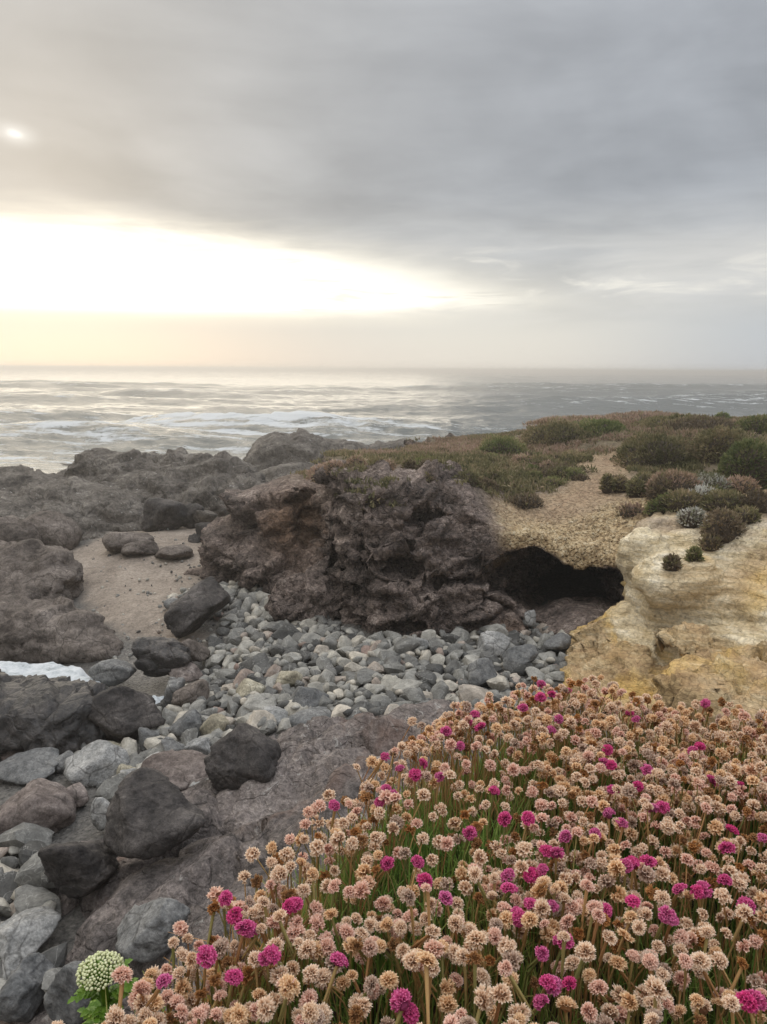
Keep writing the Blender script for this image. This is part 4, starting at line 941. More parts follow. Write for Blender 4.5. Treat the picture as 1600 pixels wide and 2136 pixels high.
def bush(px, pyb, hw, hpx, Y, kind, label, name='shrub', depth=.9, dens=1.0, group='cushion shrubs on the headland', ground=None, seed=None, surf=None):
    seed = seed if seed is not None else int(px*7+pyb*3) % 9973; rng = np.random.default_rng(seed)
    base = P(px, pyb, Y); t = Y/ray(px, pyb)[1]; rx = hw*t/F; h = hpx*t/F; ry = rx*depth
    base[1] += ry*.6
    n = int(dens*np.clip(5200*(rx*h)/.30, 350, 7500))
    D = rng.normal(size=(n, 3)); D /= np.linalg.norm(D, axis=1, keepdims=True); D[:, 2] = np.where(D[:, 2] < -.25, -D[:, 2], D[:, 2])
    def shape(D, k):
        lump = 1 + .20*fbm(D*1.9 + seed, 3, seed % 97) + .16*ridged(D*3.4 + seed, 2, seed % 89)
        v = D*np.array([rx, ry, h])*(lump*k)[:, None]; return v
    k = 1 - .22*rng.random(n)**2.2
    C = shape(D, k); C[:, 2] = np.where(D[:, 2] < 0, D[:, 2]*h*.5, C[:, 2])
    Nn = D/np.array([rx, ry, h]); Nn /= np.linalg.norm(Nn, axis=1, keepdims=True)
    lf = np.clip(.030 + .012*rx, .026, .05)
    V, Q, tip = leaf_cards(C, Nn, lf*1.25, lf*.34, rng)
    patch = fbm(C*3.2 + seed, 3, 5)
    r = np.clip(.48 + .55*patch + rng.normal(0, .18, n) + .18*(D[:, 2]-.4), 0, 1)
    o = bpy.data.objects.new(name, None); COL.objects.link(o); o.location = base; o.empty_display_size = .1
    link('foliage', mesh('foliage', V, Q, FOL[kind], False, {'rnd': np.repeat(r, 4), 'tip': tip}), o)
    D2, T2 = ico(3); core = shape(D2, np.full(len(D2), .84)); core[:, 2] = np.where(D2[:, 2] < 0, D2[:, 2]*h*.55, core[:, 2])
    link('woody_core', mesh('woody_core', core, T2, TWIG), o)
    tag(o, label, 'shrub', group); return o
BUSH = [
 (1388, 975, 86, 60, 11.0, 'olive', 'large brown-olive wind-clipped shrub above the path'),
 (1340, 965, 40, 55, 11.6, 'olive', 'olive shrub at the bend of the path'),
 (1515, 985, 62, 90, 10.8, 'olive', 'tall rounded shrub at the right'),
 (1575, 1015, 58, 86, 10.0, 'green', 'green-brown bush at the right edge'),
 (1590, 915, 42, 44, 12.5, 'green', 'highest olive shrub on the right skyline'),
 (1510, 876, 16, 14, 15.5, 'green', 'tiny round shrub alone on the skyline'),
 (1170, 948, 78, 62, 13.2, 'olive', 'broad olive shrub mound at the seaward edge'),
 (1262, 940, 66, 62, 13.4, 'green', 'dark green shrub mound behind the path'),
 (1050, 972, 60, 54, 12.6, 'green', 'low green shrub left of the olive mound'),
 (1440, 905, 90, 34, 13.4, 'olive', 'long low olive shrub on the upper plateau'),
 (1385, 1040, 27, 42, 9.3, 'brown', 'dark domed cushion at the sandstone top'),
 (1330, 1030, 18, 28, 9.5, 'olive', 'small round cushion right of the path'),
 (1295, 1020, 16, 24, 9.6, 'olive', 'small dark cushion second from the path edge'),
 (1268, 1018, 13, 26, 9.6, 'olive', 'little cushion nearest the path edge'),
 (1350, 1020, 26, 30, 9.7, 'olive', 'olive cushion behind the dark domed one'),
 (1516, 1117, 40, 48, 7.75, 'brown', 'brown domed shrub alone on the sandstone slope'),
 (1404, 1186, 15, 24, 7.45, 'brown', 'small brown tuft on the cream sandstone, lowest of three'),
 (1451, 1170, 14, 24, 7.55, 'green', 'small green tuft in the middle of the cream sandstone'),
 (1487, 1142, 20, 26, 7.7, 'brown', 'small brown tuft below the domed shrub'),
 (1450, 1092, 28, 28, 8.3, 'white', 'white-flecked tuft at the top of the sandstone'),
 (1432, 1062, 40, 34, 8.8, 'olive', 'olive tuft on the soil above the sandstone'),
 (1390, 1064, 22, 28, 8.8, 'green', 'green tuft above the sandstone corner'),
 (1525, 1062, 46, 32, 8.7, 'olive', 'wide pale olive tuft right of the soil patch'),
 (1590, 1060, 32, 30, 8.6, 'brown', 'brown tuft at the right picture edge'),
 (1420, 1022, 50, 34, 9.9, 'pink', 'pinkish faded cushion below the large shrub'),
 (1490, 1030, 50, 34, 9.6, 'white', 'straw-coloured tuft below the tall dark shrub'),
 (1180, 1005, 52, 30, 10.6, 'brown', 'low brown cushion beside the path'),
 (1130, 985, 50, 28, 11.2, 'olive', 'low olive cushion left of the path'),
 (1205, 975, 44, 28, 11.6, 'olive', 'low tuft where the path narrows'),
 (1100, 1055, 34, 20, 9.4, 'brown', 'small dark heath clump on the bare slope'),
 (1015, 1035, 26, 32, 9.6, 'brown', 'small heath clump at the top of the dark cliff'),
 (690, 1000, 48, 28, 9.9, 'pink', 'pink-brown heath cushion at the left cliff corner'),
 (745, 988, 50, 20, 10.4, 'olive', 'olive cushion behind the cliff corner'),
 (803, 1000, 36, 36, 10.2, 'pink', 'domed pinkish heath cushion on the cliff edge'),
 (730, 1010, 44, 22, 9.9, 'olive', 'low greenish cushion hanging over the cliff edge'),
 (870, 1000, 50, 28, 10.2, 'olive', 'low cushion right of the domed pinkish one'),
 (940, 1000, 46, 22, 10.3, 'brown', 'flat heath cushion along the cliff top'),
 (830, 966, 60, 12, 11.6, 'pink', 'pink heath strip on the plateau edge'),
 (985, 985, 50, 24, 11.0, 'olive', 'low olive cushion in the middle of the plateau'),
 (1475, 1045, 34, 24, 9.0, 'white', 'straw-pale tuft between the olive tufts above the sandstone'),
 (1560, 1085, 30, 22, 8.3, 'olive', 'small olive tuft behind the domed shrub'),
 (1550, 1030, 40, 30, 9.4, 'pink', 'faded pink cushion under the right-edge bush'),
 (1480, 905, 70, 30, 13.0, 'brown', 'brown shrub behind the large wind-clipped one'),
 (1240, 895, 120, 20, 14.4, 'pink', 'pinkish heath hump on the seaward skyline'),
 (1380, 885, 110, 18, 14.6, 'pink', 'pinkish heath hump right of centre on the skyline'),
]
def surface_y(px, py, Y):              # distance of the ground surface seen at a picture position
    V = np.concatenate([SV, HV]); v = V - [0, 0, CAMZ]
    dep = v[:, 1]*CP - v[:, 2]*SP; c, s_ = math.cos(ROLL), math.sin(ROLL)
    u, t = v[:, 0]/dep*F, (v[:, 1]*SP + v[:, 2]*CP)/dep*F
    x, y = u*c + t*s_ + 800, 1068 - (-u*s_ + t*c)
    m = (np.abs(x-px) < 9) & (np.abs(y-py) < 9) & (dep > 3)
    return float(np.percentile(V[m, 1], 10)) if m.sum() > 2 else Y
for a in BUSH:
    a = list(a)
    if a[0] > 1300 and a[1] > 1010: a[4] = surface_y(a[0], a[1], a[4]) - .03
    bush(*a)
_r = np.random.default_rng(77)
for k in range(46):
    for _ in range(60):
        if k < 30: px = _r.uniform(680, 1230); py, Y = _r.uniform(975 if px < 1000 else 955, 1012), 0
        else: px, py, Y = _r.uniform(1270, 1600), _r.uniform(985, 1075), 0
        d_ = ray(px, py); ts = np.arange(8.3, 15, .03); hz_ = np.maximum(head_h(d_[0]*ts, d_[1]*ts), np.where(d_[0]*ts > 3.1, up_h(np.minimum(d_[0]*ts, 7), np.clip(d_[1]*ts, 5, 10)), -9)*(d_[1]*ts < 9.3))
        hit = np.nonzero(CAMZ + d_[2]*ts < hz_)[0]
        if len(hit) and (k < 30 or ts[hit[0]]*d_[1] > 8.0): Y = ts[hit[0]]*d_[1]; break
    if not Y: continue
    kk = ['olive', 'brown', 'olive', 'green', 'pink'][int(_r.integers(5))]
    bush(px, py + 4, _r.uniform(13, 34), _r.uniform(13, 26), Y, kk, 'small low cushion of scrub in the mat on the cliff top' if k < 30 else 'small scrub tuft on the slope above the sandstone', 'low_cushion', group='low cushions on the cliff top' if k < 30 else 'tufts above the sandstone', seed=900+k)
def ground_cover():
    rng = np.random.default_rng(5)
    up = HN[:, 2]; x, y, z = HV.T
    wgt = sstep(up, .6, .85)*sstep(z, 1.85, 2.05)*(1 - sstep(HSOIL, .2, .5))*(1 - .85*sstep(HTAN, .3, .6))*(y > 8.6)*(y < 17)*(x < 9)*(x > -1.3)
    dens = np.where((y < 11.5) & (x < 3.6), 1, 4.0)*np.where(y > 15.5, 8, 1)
    wgt = wgt*dens*sstep(fbm(HV*1.1, 3, 66) + .30*(y > 10.6) + .25*sstep(z, 2.3, 2.5), -.05, .25); wgt /= wgt.sum()
    idx = rng.choice(len(HV), 15000, p=wgt)
    C0 = HV[idx] + rng.normal(0, .05, (len(idx), 3))*[1, 1, 0]
    C = np.repeat(C0, 9, 0) + rng.normal(0, .035, (len(idx)*9, 3))*[1, 1, .35] + [0, 0, .015]
    V, Q, tip = leaf_cards(C, np.tile([0, 0, 1.0], (len(C), 1)) + rng.normal(0, .5, (len(C), 3)), .062, .012, rng, .2)
    ridge = sstep(C[:, 1], 11.2, 12.6) * .5 + .6*fbm(C*.8, 3, 77)
    kind = (ridge + rng.normal(0, .16, len(C))) > .42
    r = np.clip(.5 + .5*fbm(C*2.1, 3, 78) + rng.normal(0, .2, len(C)), 0, 1)
    for nm, msk, mt, lab in (('heath_carpet', kind, 'pink', 'pink-brown heath carpet covering the plateau ridge'), ('turf_carpet', ~kind, 'olive', 'dull olive low growth covering the plateau')):
        qs = Q[msk]; vi = qs.ravel(); V_ = V[vi]
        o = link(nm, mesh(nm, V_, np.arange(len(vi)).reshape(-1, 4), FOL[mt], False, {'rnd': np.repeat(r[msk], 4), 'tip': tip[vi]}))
        tag(o, lab, 'ground cover', None, 'stuff')
ground_cover()

# ================================================================== THE THRIFT LEDGE
def petal_mat(name, kind, objrand):
    m, n = new_mat(name); t = n.attr('tip')
    r = n.attr('tone', 'OBJECT') if objrand else n.attr('rnd')
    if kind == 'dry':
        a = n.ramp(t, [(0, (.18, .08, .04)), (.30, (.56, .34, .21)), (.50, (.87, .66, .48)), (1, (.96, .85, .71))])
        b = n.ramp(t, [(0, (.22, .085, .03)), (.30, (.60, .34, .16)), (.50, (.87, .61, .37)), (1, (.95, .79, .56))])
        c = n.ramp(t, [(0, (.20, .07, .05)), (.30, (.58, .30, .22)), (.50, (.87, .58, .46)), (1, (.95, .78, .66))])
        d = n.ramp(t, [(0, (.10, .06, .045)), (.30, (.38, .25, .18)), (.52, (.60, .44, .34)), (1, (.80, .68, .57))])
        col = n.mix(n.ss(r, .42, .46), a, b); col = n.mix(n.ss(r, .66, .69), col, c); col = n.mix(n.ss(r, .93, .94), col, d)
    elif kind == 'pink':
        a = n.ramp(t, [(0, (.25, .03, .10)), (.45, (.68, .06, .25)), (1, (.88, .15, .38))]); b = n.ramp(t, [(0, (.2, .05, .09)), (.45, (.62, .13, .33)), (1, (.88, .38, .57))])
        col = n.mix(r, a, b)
    else:
        a = n.ramp(t, [(0, (.14, .05, .015)), (.5, (.48, .21, .065)), (1, (.74, .42, .18))]); b = n.ramp(t, [(0, (.08, .04, .02)), (.5, (.28, .14, .06)), (1, (.52, .34, .18))])
        col = n.mix(r, a, b)
    return finish(m, n, col, .75, None, .15, .28)
PM = {(k, f): petal_mat(f'petal_{k}_{"single" if f else "mass"}', k, f) for k in ('dry', 'pink', 'wilt') for f in (True, False)}
def stem_mat(name, objrand):
    m, n = new_mat(name); r = n.n('ShaderNodeObjectInfo').outputs['Random'] if objrand else n.attr('rnd')
    return finish(m, n, n.ramp(r, [(0, (.20, .22, .07)), (.35, (.36, .29, .11)), (.7, (.54, .33, .14)), (1, (.42, .20, .09))]), .7, None, .25, .15)
STM = {f: stem_mat('thrift_stem_single' if f else 'thrift_stem_mass', f) for f in (True, False)}
def head_geo(seed, kind, nf):
    """globe of small papery cups, unit radius, centred a little above the stem tip"""
    rng = np.random.default_rng(seed); V, T, tip = [], [], []; off = 0
    low = {'dry': rng.uniform(-.55, -.1), 'pink': rng.uniform(-.3, .1), 'wilt': -.5}[kind]
    drop = rng.uniform(0, .34) if seed % 2 else .04; lop = rng.normal(0, .16, 3); rag = rng.uniform(.06, .20)
    ga = math.pi*(3 - math.sqrt(5))
    for i in range(nf):
        if rng.random() < drop: continue
        zc = 1 - (i+.5)/nf*(1-low) ; rr = math.sqrt(max(0, 1-zc*zc)); a = i*ga + rng.normal(0, .10)
        d = np.array([rr*math.cos(a), rr*math.sin(a), zc]) + rng.normal(0, .10, 3); d /= np.linalg.norm(d)
        u = np.cross(d, rng.normal(size=3)); u /= np.linalg.norm(u); v = np.cross(d, u)
        ln = rng.uniform(1-rag, 1+rag*.6)*(1 + float(d@lop)); w_ = {'dry': .25, 'pink': .27, 'wilt': .22}[kind]*rng.uniform(.8, 1.2)*math.sqrt(42/nf); k = 5
        if kind == 'wilt': ln *= rng.uniform(.7, 1.1); d = d - np.array([0, 0, .25]); d /= np.linalg.norm(d)
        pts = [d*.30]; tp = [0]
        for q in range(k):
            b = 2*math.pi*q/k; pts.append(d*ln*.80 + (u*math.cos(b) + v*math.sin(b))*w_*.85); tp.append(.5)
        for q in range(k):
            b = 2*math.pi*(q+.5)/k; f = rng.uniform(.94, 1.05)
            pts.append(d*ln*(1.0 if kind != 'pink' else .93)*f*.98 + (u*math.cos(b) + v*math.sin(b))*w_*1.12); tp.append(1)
        for q in range(k):
            q2 = (q+1) % k
            T.append([off, off+1+q, off+1+q2]); T.append([off+1+q, off+1+k+q, off+1+q2])
        V += pts; tip += tp; off += len(pts)
    D, F_ = ico(1)
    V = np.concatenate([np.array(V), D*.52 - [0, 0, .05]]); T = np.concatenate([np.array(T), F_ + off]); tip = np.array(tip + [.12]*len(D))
    return V, T, tip
HEADS = {k: [head_geo(500+i, k, 44) for i in range(n)] for k, n in (('dry', 16), ('pink', 8), ('wilt', 5))}
HEADL = {k: [head_geo(600+i, k, 20) for i in range(8)] for k in ('dry', 'wilt')}
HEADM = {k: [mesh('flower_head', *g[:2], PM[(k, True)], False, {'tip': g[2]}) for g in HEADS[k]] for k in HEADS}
def stem_geo(i):
    rng = np.random.default_rng(700+i); b = rng.normal(0, .10, 2); c = rng.normal(0, .12, 2)
    pts = [(b[0]*t*(1-t)*2 + c[0]*t*t, b[1]*t*(1-t)*2 + c[1]*t*t, t) for t in np.linspace(0, 1, 5)]
    return np.array(pts)
STEMS = [stem_geo(i) for i in range(8)]
STEMM = []
for pts in STEMS:
    V, Q = tube(pts*[1, 1, 1], .0062, 4); V2, Q2 = tube(pts[-2:]*[1, 1, 1] + [[0, 0, .06], [0, 0, 0]], [.007, .0115], 5)
    V, Q = joined([(V, Q), (V2, Q2)]); STEMM.append(mesh('stem', V, Q, STM[True]))
PINK = [(1130,1432),(1187,1436),(1128,1460),(1150,1448),(990,1494),(1003,1522),(978,1500),(930,1537),(1090,1492),(1150,1520),(1165,1507),(800,1578),(835,1607),(866,1620),(917,1619),(1030,1659),(1268,1562),(1276,1604),(1262,1598),(1353,1612),(1460,1562),(1446,1570),(1485,1625),(1540,1632),(1275,1652),(1055,1712),(700,1692),(805,1657),(790,1672),(820,1662),(980,1737),(1270,1699),(1300,1727),(1360,1690),(1380,1688),(1180,1747),(1158,1790),(1140,1782),(1525,1737),(1590,1750),(1352,1802),(1515,1785),(1305,1817),(1320,1812),(1135,1820),(1108,1817),(1060,1827),(1058,1864),(870,1794),(885,1844),(810,1792),(605,1892),(615,1885),(520,1937),(510,1945),(490,1917),(470,1887),(555,2002),(565,2008),(485,2037),(705,2010),(855,2105),(840,2112),(1140,2062),(1130,2078),(1155,2050),(1185,2048),(1175,1962),(1265,1892),(1320,1892),(1415,1862),(1465,1862),(1455,1868),(1085,1917),(1080,1905),(1110,1897),(1150,1890),(1400,1932),(1388,1925),(1570,2090),(1560,2100),(1130,1992),(1470,1477),(1312,1487),(1325,1502),(1330,1645),(1100,1715),(930,1880),(1510,1840),(1240,1740),(960,1560),(880,1600),(1560,1895),(340,2060),(430,1990)]
OFFN = np.array([P(0, 0, 1)])
def thrift():
    rng = np.random.default_rng(21)
    pts = []                                   # x, y, headz, r, kind
    A = np.zeros((0, 2))
    def ok(x, y, dmin):
        return not (len(A) and np.any((A[:, 0]-x)**2 + (A[:, 1]-y)**2 < dmin*dmin))
    for px, py in PINK:
        g = G(px, py, 3.088)
        if mat_s(g[0], g[1]) < -.03: continue
        pts.append((g[0], g[1], 3.088 + rng.normal(0, .004), rng.uniform(.0070, .0094), 'pink')); A = np.vstack([A, g[:2]])
    for px, py in ((630, 1757), (685, 1660), (650, 1697), (664, 1720), (1237, 1420), (1280, 1432), (1110, 1440), (1020, 1465)):
        g = G(px, py, 3.06); pts.append((g[0], g[1], 3.06, .0085, 'dry')); A = np.vstack([A, g[:2]])
    cand = rng.uniform([-.6, .12], [1.4, 1.25], (130000, 2)); s = mat_s(cand[:, 0], cand[:, 1])
    q = np.stack([cand[:, 0]*5.5, cand[:, 1]*5.5, 0*s], 1); dn = fbm(q, 3, 19) + .25*fbm(q*3, 2, 29)
    edge_gap = s > -.008 + .02*rng.random(len(s))
    for (x, y), si, d, e in zip(cand, s, dn, edge_gap):
        if not e: continue
        dm = .0082 + .0055*max(0, d+.05) + .003*rng.random()
        if d > .40 and rng.random() < .85: continue
        if not ok(x, y, dm): continue
        A = np.vstack([A, [x, y]])
        hz = 3.070 - .03*float(1 - sstep(si, 0, .08)) + .012*math.sin(x*11)*math.sin(y*13+1) + rng.normal(0, .016)
        kd = 'wilt' if rng.random() < .13 else 'dry'
        pts.append((x, y, hz, (.0057 + .0036*rng.random()**1.2)*(.9 if kd == 'wilt' else 1), kd))
    print('thrift heads', len(pts))
    C = np.array([0, 0, CAMZ]); rows = []
    for k, (x, y, hz, r, kd) in enumerate(pts):
        v = np.array([x, y, hz]) - C; dep = v[1]*CP - v[2]*SP; upv = v[1]*SP + v[2]*CP
        inn = dep > .2 and abs(v[0]/dep*F) < 830 and abs(upv/dep*F) < 1100
        rows.append((0 if (inn and kd == 'pink') else 1 if inn else 2, np.linalg.norm(v), k))
    rows.sort(); single = {r[2] for r in rows if r[0] == 0}; dry = [r for r in rows if r[0] == 1]
    for kd, cnt in (('dry', 300), ('wilt', 60)):
        c = 0
        for r in dry:
            if pts[r[2]][4] == kd and c < cnt: single.add(r[2]); c += 1
    HV_, HT_, HTIP, HR = {'dry': [], 'wilt': [], 'pink': []}, {'dry': [], 'wilt': [], 'pink': []}, {'dry': [], 'wilt': [], 'pink': []}, {'dry': [], 'wilt': [], 'pink': []}
    off = {'dry': 0, 'wilt': 0, 'pink': 0}; SVs, SQs, SRs, soff = [], [], [], 0
    LAB = {'dry': ('dried cream thrift seed head on a thin stem in the flower cushion', 'dried thrift heads nearest the viewer'), 'pink': ('fresh magenta-pink thrift flower among the dried heads', 'pink thrift flowers still in bloom'), 'wilt': ('withered orange-brown thrift head among the cream ones', 'withered thrift heads')}
    for k, (x, y, hz, r, kd) in enumerate(pts):
        s = float(mat_s(np.array(x), np.array(y))); gz = float(ledge_z(np.array(x), np.array(y))) - .02
        if s < 0: gz -= .04 - s*.3
        si = int(rng.integers(8)); S_ = STEMS[si]; Lz = hz - gz; rz = rng.uniform(0, 6.28)
        ln = np.array([EN[0], EN[1]])*(.30*(1 - sstep(np.array(s), 0, .1)))
        tx = np.array([S_[-1][0]*math.cos(rz) - S_[-1][1]*math.sin(rz), S_[-1][0]*math.sin(rz) + S_[-1][1]*math.cos(rz)])*Lz
        bx, by = x - tx[0], y - tx[1]
        tilt = rng.normal(0, .42, 2) + [-ln[1], ln[0]]
        if k in single:
            o = bpy.data.objects.new({'dry': 'dried_thrift_flower', 'pink': 'pink_thrift_flower', 'wilt': 'withered_thrift_flower'}[kd], None); COL.objects.link(o); o.empty_display_size = .01
            o.location = (bx, by, gz); o.rotation_euler = (0, 0, rz)
            link('stem', STEMM[si], o, scale=(Lz*.9, Lz*.9, Lz)) if False else link('stem', STEMM[si], o, scale=(Lz, Lz, Lz))
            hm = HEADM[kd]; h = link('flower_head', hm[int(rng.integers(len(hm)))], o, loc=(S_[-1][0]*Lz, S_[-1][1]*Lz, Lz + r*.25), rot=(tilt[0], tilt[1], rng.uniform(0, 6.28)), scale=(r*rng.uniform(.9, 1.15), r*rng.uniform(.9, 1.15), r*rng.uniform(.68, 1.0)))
            tone = float(rng.random()); h['tone'] = tone
            v_ = np.array([x, y, hz - CAMZ]); dp = v_[1]*CP - v_[2]*SP; qx = 800 + v_[0]/dp*F; qy = 1068 - (v_[1]*SP + v_[2]*CP)/dp*F
            where = ('at the rim above the rocks' if s < .035 and qx < 900 else 'at the far rim below the sandstone' if qy < 1560 else 'at the bottom edge' if qy > 2040 else 'at the right edge' if qx > 1480 else
                     'beside the green umbel plant' if qx < 330 else ('in the upper ' if qy < 1720 else 'in the middle of the ' if qy < 1880 else 'in the lower ') + ('left part of the cushion' if qx < 760 else 'right part of the cushion' if qx > 1150 else 'centre of the cushion'))
            look = {'dry': ['cream', 'honey-coloured', 'pinkish-beige', 'grey-beige'][int(np.searchsorted([.44, .675, .935], tone))] + ' dried thrift head', 'pink': ('deep magenta' if tone < .5 else 'light pink') + ' thrift flower', 'wilt': ('rusty orange' if tone < .5 else 'dull brown') + ' withered thrift head'}[kd]
            big = {'dry': (.0066, .0084), 'pink': (.0084, .0093), 'wilt': (.006, .0076)}[kd]
            tag(o, f"{'small ' if r < big[0] else 'large ' if r > big[1] else ''}{look} {where}", 'flower', LAB[kd][1])
        else:
            g = HEADL[kd][int(rng.integers(8))] if kd in HEADL else HEADS[kd][0]
            M = np.array(Euler((tilt[0], tilt[1], rng.uniform(0, 6.28))).to_matrix())
            rn = rng.random()
            HV_[kd].append((g[0]*[r, r, r*.9])@M.T + [x, y, hz + r*.25]); HT_[kd].append(g[1]+off[kd]); off[kd] += len(g[0]); HTIP[kd].append(g[2]); HR[kd].append(np.full(len(g[0]), rn))
            c_, s_ = math.cos(rz), math.sin(rz); pp = S_*Lz; pp = np.stack([pp[:, 0]*c_ - pp[:, 1]*s_ + bx, pp[:, 0]*s_ + pp[:, 1]*c_ + by, pp[:, 2] + gz], 1)
            v, q_ = tube(pp, .00085, 3); SVs.append(v); SQs.append(q_+soff); soff += len(v); SRs.append(np.full(len(v), rng.random()))
    for kd in HV_:
        if HV_[kd]:
            nm = {'dry': 'dried_thrift_heads', 'wilt': 'withered_thrift_heads', 'pink': 'pink_thrift_heads'}[kd]
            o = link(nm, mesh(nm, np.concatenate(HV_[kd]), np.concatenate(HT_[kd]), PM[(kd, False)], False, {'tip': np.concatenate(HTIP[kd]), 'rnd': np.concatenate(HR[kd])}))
            tag(o, {'dry': 'farther dried cream thrift heads crowding the ledge', 'wilt': 'farther withered brown thrift heads', 'pink': 'pink thrift heads at the rim of the ledge'}[kd], 'flowers', None, 'stuff')
    o = link('thrift_stems', mesh('thrift_stems', np.concatenate(SVs), np.concatenate(SQs), STM[False], True, {'rnd': np.concatenate(SRs)})); tag(o, 'thin stems of the farther thrift heads', 'stems', None, 'stuff')
    # narrow green leaves of the cushion
    n = 52000; c = rng.uniform([-.6, .1], [1.4, 1.3], (n, 2)); s = mat_s(c[:, 0], c[:, 1]); kp = s > -.03 - .05*rng.random(n); c = c[kp]; s = s[kp]; n = len(c)
    z0 = ledge_z(c[:, 0], c[:, 1]) - .02 - np.clip(-s, 0, 1)*1.5
    L = rng.uniform(.05, .105, n)*(1 + .25*fbm(np.stack([c[:, 0]*9, c[:, 1]*9, 0*s], 1), 2, 3)); az_ = rng.uniform(0, 6.28, n); le = np.abs(rng.normal(0, .32, n)) + .05
    dirx = np.cos(az_)*le; diry = np.sin(az_)*le
    sx, sy = -np.sin(az_), np.cos(az_); wd = rng.uniform(.0007, .0013, n)
    b0 = np.stack([c[:, 0], c[:, 1], z0], 1); mid = b0 + np.stack([dirx*L*.35, diry*L*.35, L*.6], 1); tp = b0 + np.stack([dirx*L, diry*L, L*(1-.25*le)], 1)
    sd = np.stack([sx*wd, sy*wd, 0*wd], 1)
    V = np.stack([b0-sd, b0+sd, mid+sd*.9, mid-sd*.9, tp+sd*.2, tp-sd*.2], 1).reshape(-1, 3); b_ = np.arange(n)[:, None]*6
    Q = np.concatenate([b_ + [[0, 1, 2, 3]], b_ + [[3, 2, 4, 5]]])
    dry_ = fbm(np.stack([c[:, 0]*6, c[:, 1]*6, 0*s], 1), 3, 41)
    rr = np.clip(.38 + .55*dry_ + rng.normal(0, .18, n) + .3*(1 - sstep(s, 0, .1)), 0, 1)
    fm = foliage_mat('thrift_leaf', [(0, (.11, .20, .045)), (.4, (.21, .33, .07)), (.7, (.36, .39, .12)), (.86, (.44, .30, .11)), (1, (.54, .29, .12))], .35, False)
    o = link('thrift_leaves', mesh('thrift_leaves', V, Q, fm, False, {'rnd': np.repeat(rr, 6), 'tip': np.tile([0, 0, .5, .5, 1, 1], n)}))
    tag(o, 'narrow green leaves of the thrift cushion', 'leaves', None, 'stuff')
thrift()

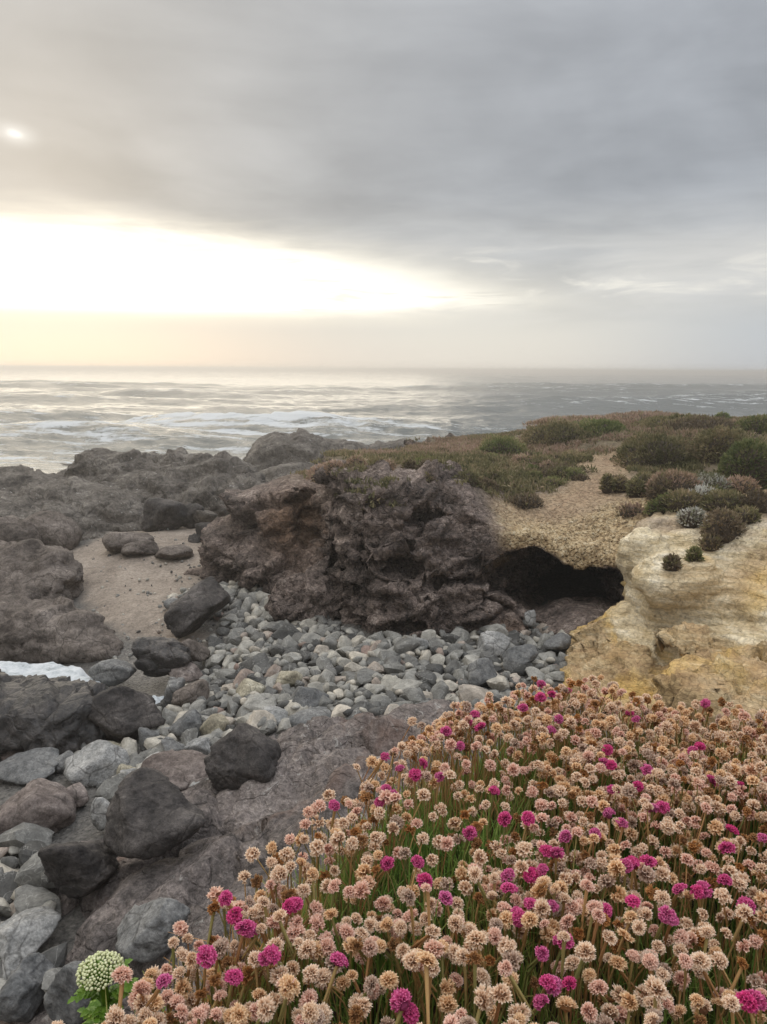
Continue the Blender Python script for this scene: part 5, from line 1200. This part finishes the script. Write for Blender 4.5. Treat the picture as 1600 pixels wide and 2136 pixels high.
# ---- fleshy green plant with a pale umbel at the lower left
def umbel_plant():
    rng = np.random.default_rng(3)
    top = G(208, 2012, 3.03); base = np.array([top[0]-.0, top[1]+.015, 2.86])
    o = bpy.data.objects.new('umbel_plant', None); COL.objects.link(o); o.location = base; o.empty_display_size = .05
    tag(o, 'fleshy green plant with a pale yellow-green flower dome beside the thrift', 'plant')
    t = top - base
    mg, n = new_mat('umbel_leaf'); p = n.pos(); a = n.noise(p, 60, 4, .6)
    finish(mg, n, n.ramp(a, [(.3, (.07, .16, .012)), (.55, (.15, .28, .025)), (.75, (.28, .38, .05))]), .5, n.bump(a, .4, .003), .4, .3)
    mf, n = new_mat('umbel_bud'); a = n.noise(n.pos(), 300, 2); finish(mf, n, n.ramp(a, [(.3, (.62, .66, .34)), (.7, (.86, .87, .62))]), .6, None, .3, .2)
    V, Q = tube([(0, 0, 0), t*.5 + [.004, 0, 0], t - [0, 0, .012]], [.006, .005, .0045], 7); link('stem', mesh('stem', V, Q, mg), o)
    parts = []; D, T = ico(1)
    for i in range(230):
        zc = 1 - (i+.5)/230*.95; a = i*2.39996; rr = math.sqrt(1-zc*zc)
        d = np.array([rr*math.cos(a), rr*math.sin(a), zc*.66]); c = t + d*.0215*rng.uniform(.88, 1.08) - [0, 0, .010]
        parts.append((D*rng.uniform(.0011, .0019) + c, T))
    V, Q = joined(parts); link('flower_head', mesh('flower_head', V, Q, mf), o)
    parts = []
    for i in range(24):
        a = i*2.39996; zc = .85*(1-i/24); d = np.array([math.cos(a)*math.sqrt(1-zc*zc), math.sin(a)*math.sqrt(1-zc*zc), zc*.72])
        parts.append(tube([t - [0, 0, .016], t + d*.019 - [0, 0, .010]], [.0012, .0009], 4))
    V, Q = joined(parts); link('flower_stalks', mesh('flower_stalks', V, Q, mg), o)
    def leaf(b, d, L, seed):
        r = np.random.default_rng(seed); d = np.array(d, float); d /= np.linalg.norm(d); s = np.cross(d, [0, 0, 1.0]); s /= np.linalg.norm(s); up = np.cross(s, d)
        spine = [np.array(b) + d*L*tt + up*L*.18*math.sin(tt*2.6) for tt in np.linspace(0, 1, 6)]
        ps = [tube(spine, np.linspace(.0022, .0010, 6), 5)]
        def leaflet(c, dd, ln, wdt):
            dd = dd/np.linalg.norm(dd); ss = np.cross(dd, up); ss /= np.linalg.norm(ss); k = 7; V = []; Q = []
            for i in range(k):
                tt = i/(k-1); w_ = wdt*math.sin(math.pi*min(.97, tt*.92+.06))**.7*(1 + .22*((i % 2)*2-1)); m = c + dd*ln*tt - up*ln*.25*tt*tt
                V += [m - ss*w_ + up*w_*.45, m, m + ss*w_ + up*w_*.45]
                if i: Q += [[3*i-3, 3*i-2, 3*i+1, 3*i], [3*i-2, 3*i-1, 3*i+2, 3*i+1]]
            return np.array(V), np.array(Q)
        for j, tt in enumerate((.38, .55, .72, .88)):
            c = spine[0]*(1-tt) + spine[-1]*tt + up*L*.18*math.sin(tt*2.6)
            for sg in (-1, 1): ps.append(leaflet(c, d*.55 + s*sg*.85 + up*r.normal(0, .15), L*.34*(1.15-.5*abs(tt-.6)), L*.12))
        ps.append(leaflet(spine[-1], d, L*.38, L*.14))
        V, Q = joined(ps); link('leaf', mesh('leaf', V, Q, mg), o)
    for i in range(30):
        a = i*2.39996 + .4; hh = [.22, .40, .56, .70, .82][i % 5]; el_ = rng.uniform(-.15, .45)
        leaf(t*hh, (math.cos(a), math.sin(a), el_), rng.uniform(.016, .027), 40+i)
    leaf(t*.25, (-.75, -.25, -.15), .034, 91); leaf(t*.75, (.9, .1, .25), .032, 92); leaf(t*.72, (-.9, .1, .35), .022, 93)
umbel_plant()

# ---- thin sea haze
V = np.array([(x, y, z) for x in (-9000, 9000) for y in (-300, 9700) for z in (-3.2, 4.4)], float)
Q = np.array([[0, 1, 3, 2], [4, 6, 7, 5], [0, 4, 5, 1], [2, 3, 7, 6], [0, 2, 6, 4], [1, 5, 7, 3]])
m_ = bpy.data.materials.new('haze'); m_.use_nodes = True; m_.node_tree.nodes.clear(); n_ = NT(m_.node_tree)
pv = n_.n('ShaderNodeVolumePrincipled'); pv.inputs['Color'].default_value = (.93, .91, .88, 1); pv.inputs['Density'].default_value = .0033; pv.inputs['Anisotropy'].default_value = .6
ou = n_.n('ShaderNodeOutputMaterial'); m_.node_tree.links.new(pv.outputs[0], ou.inputs['Volume'])
tag(link('haze', mesh('haze', V, Q, m_, False)), 'thin pale sea haze over the cove', 'haze', None, 'stuff')
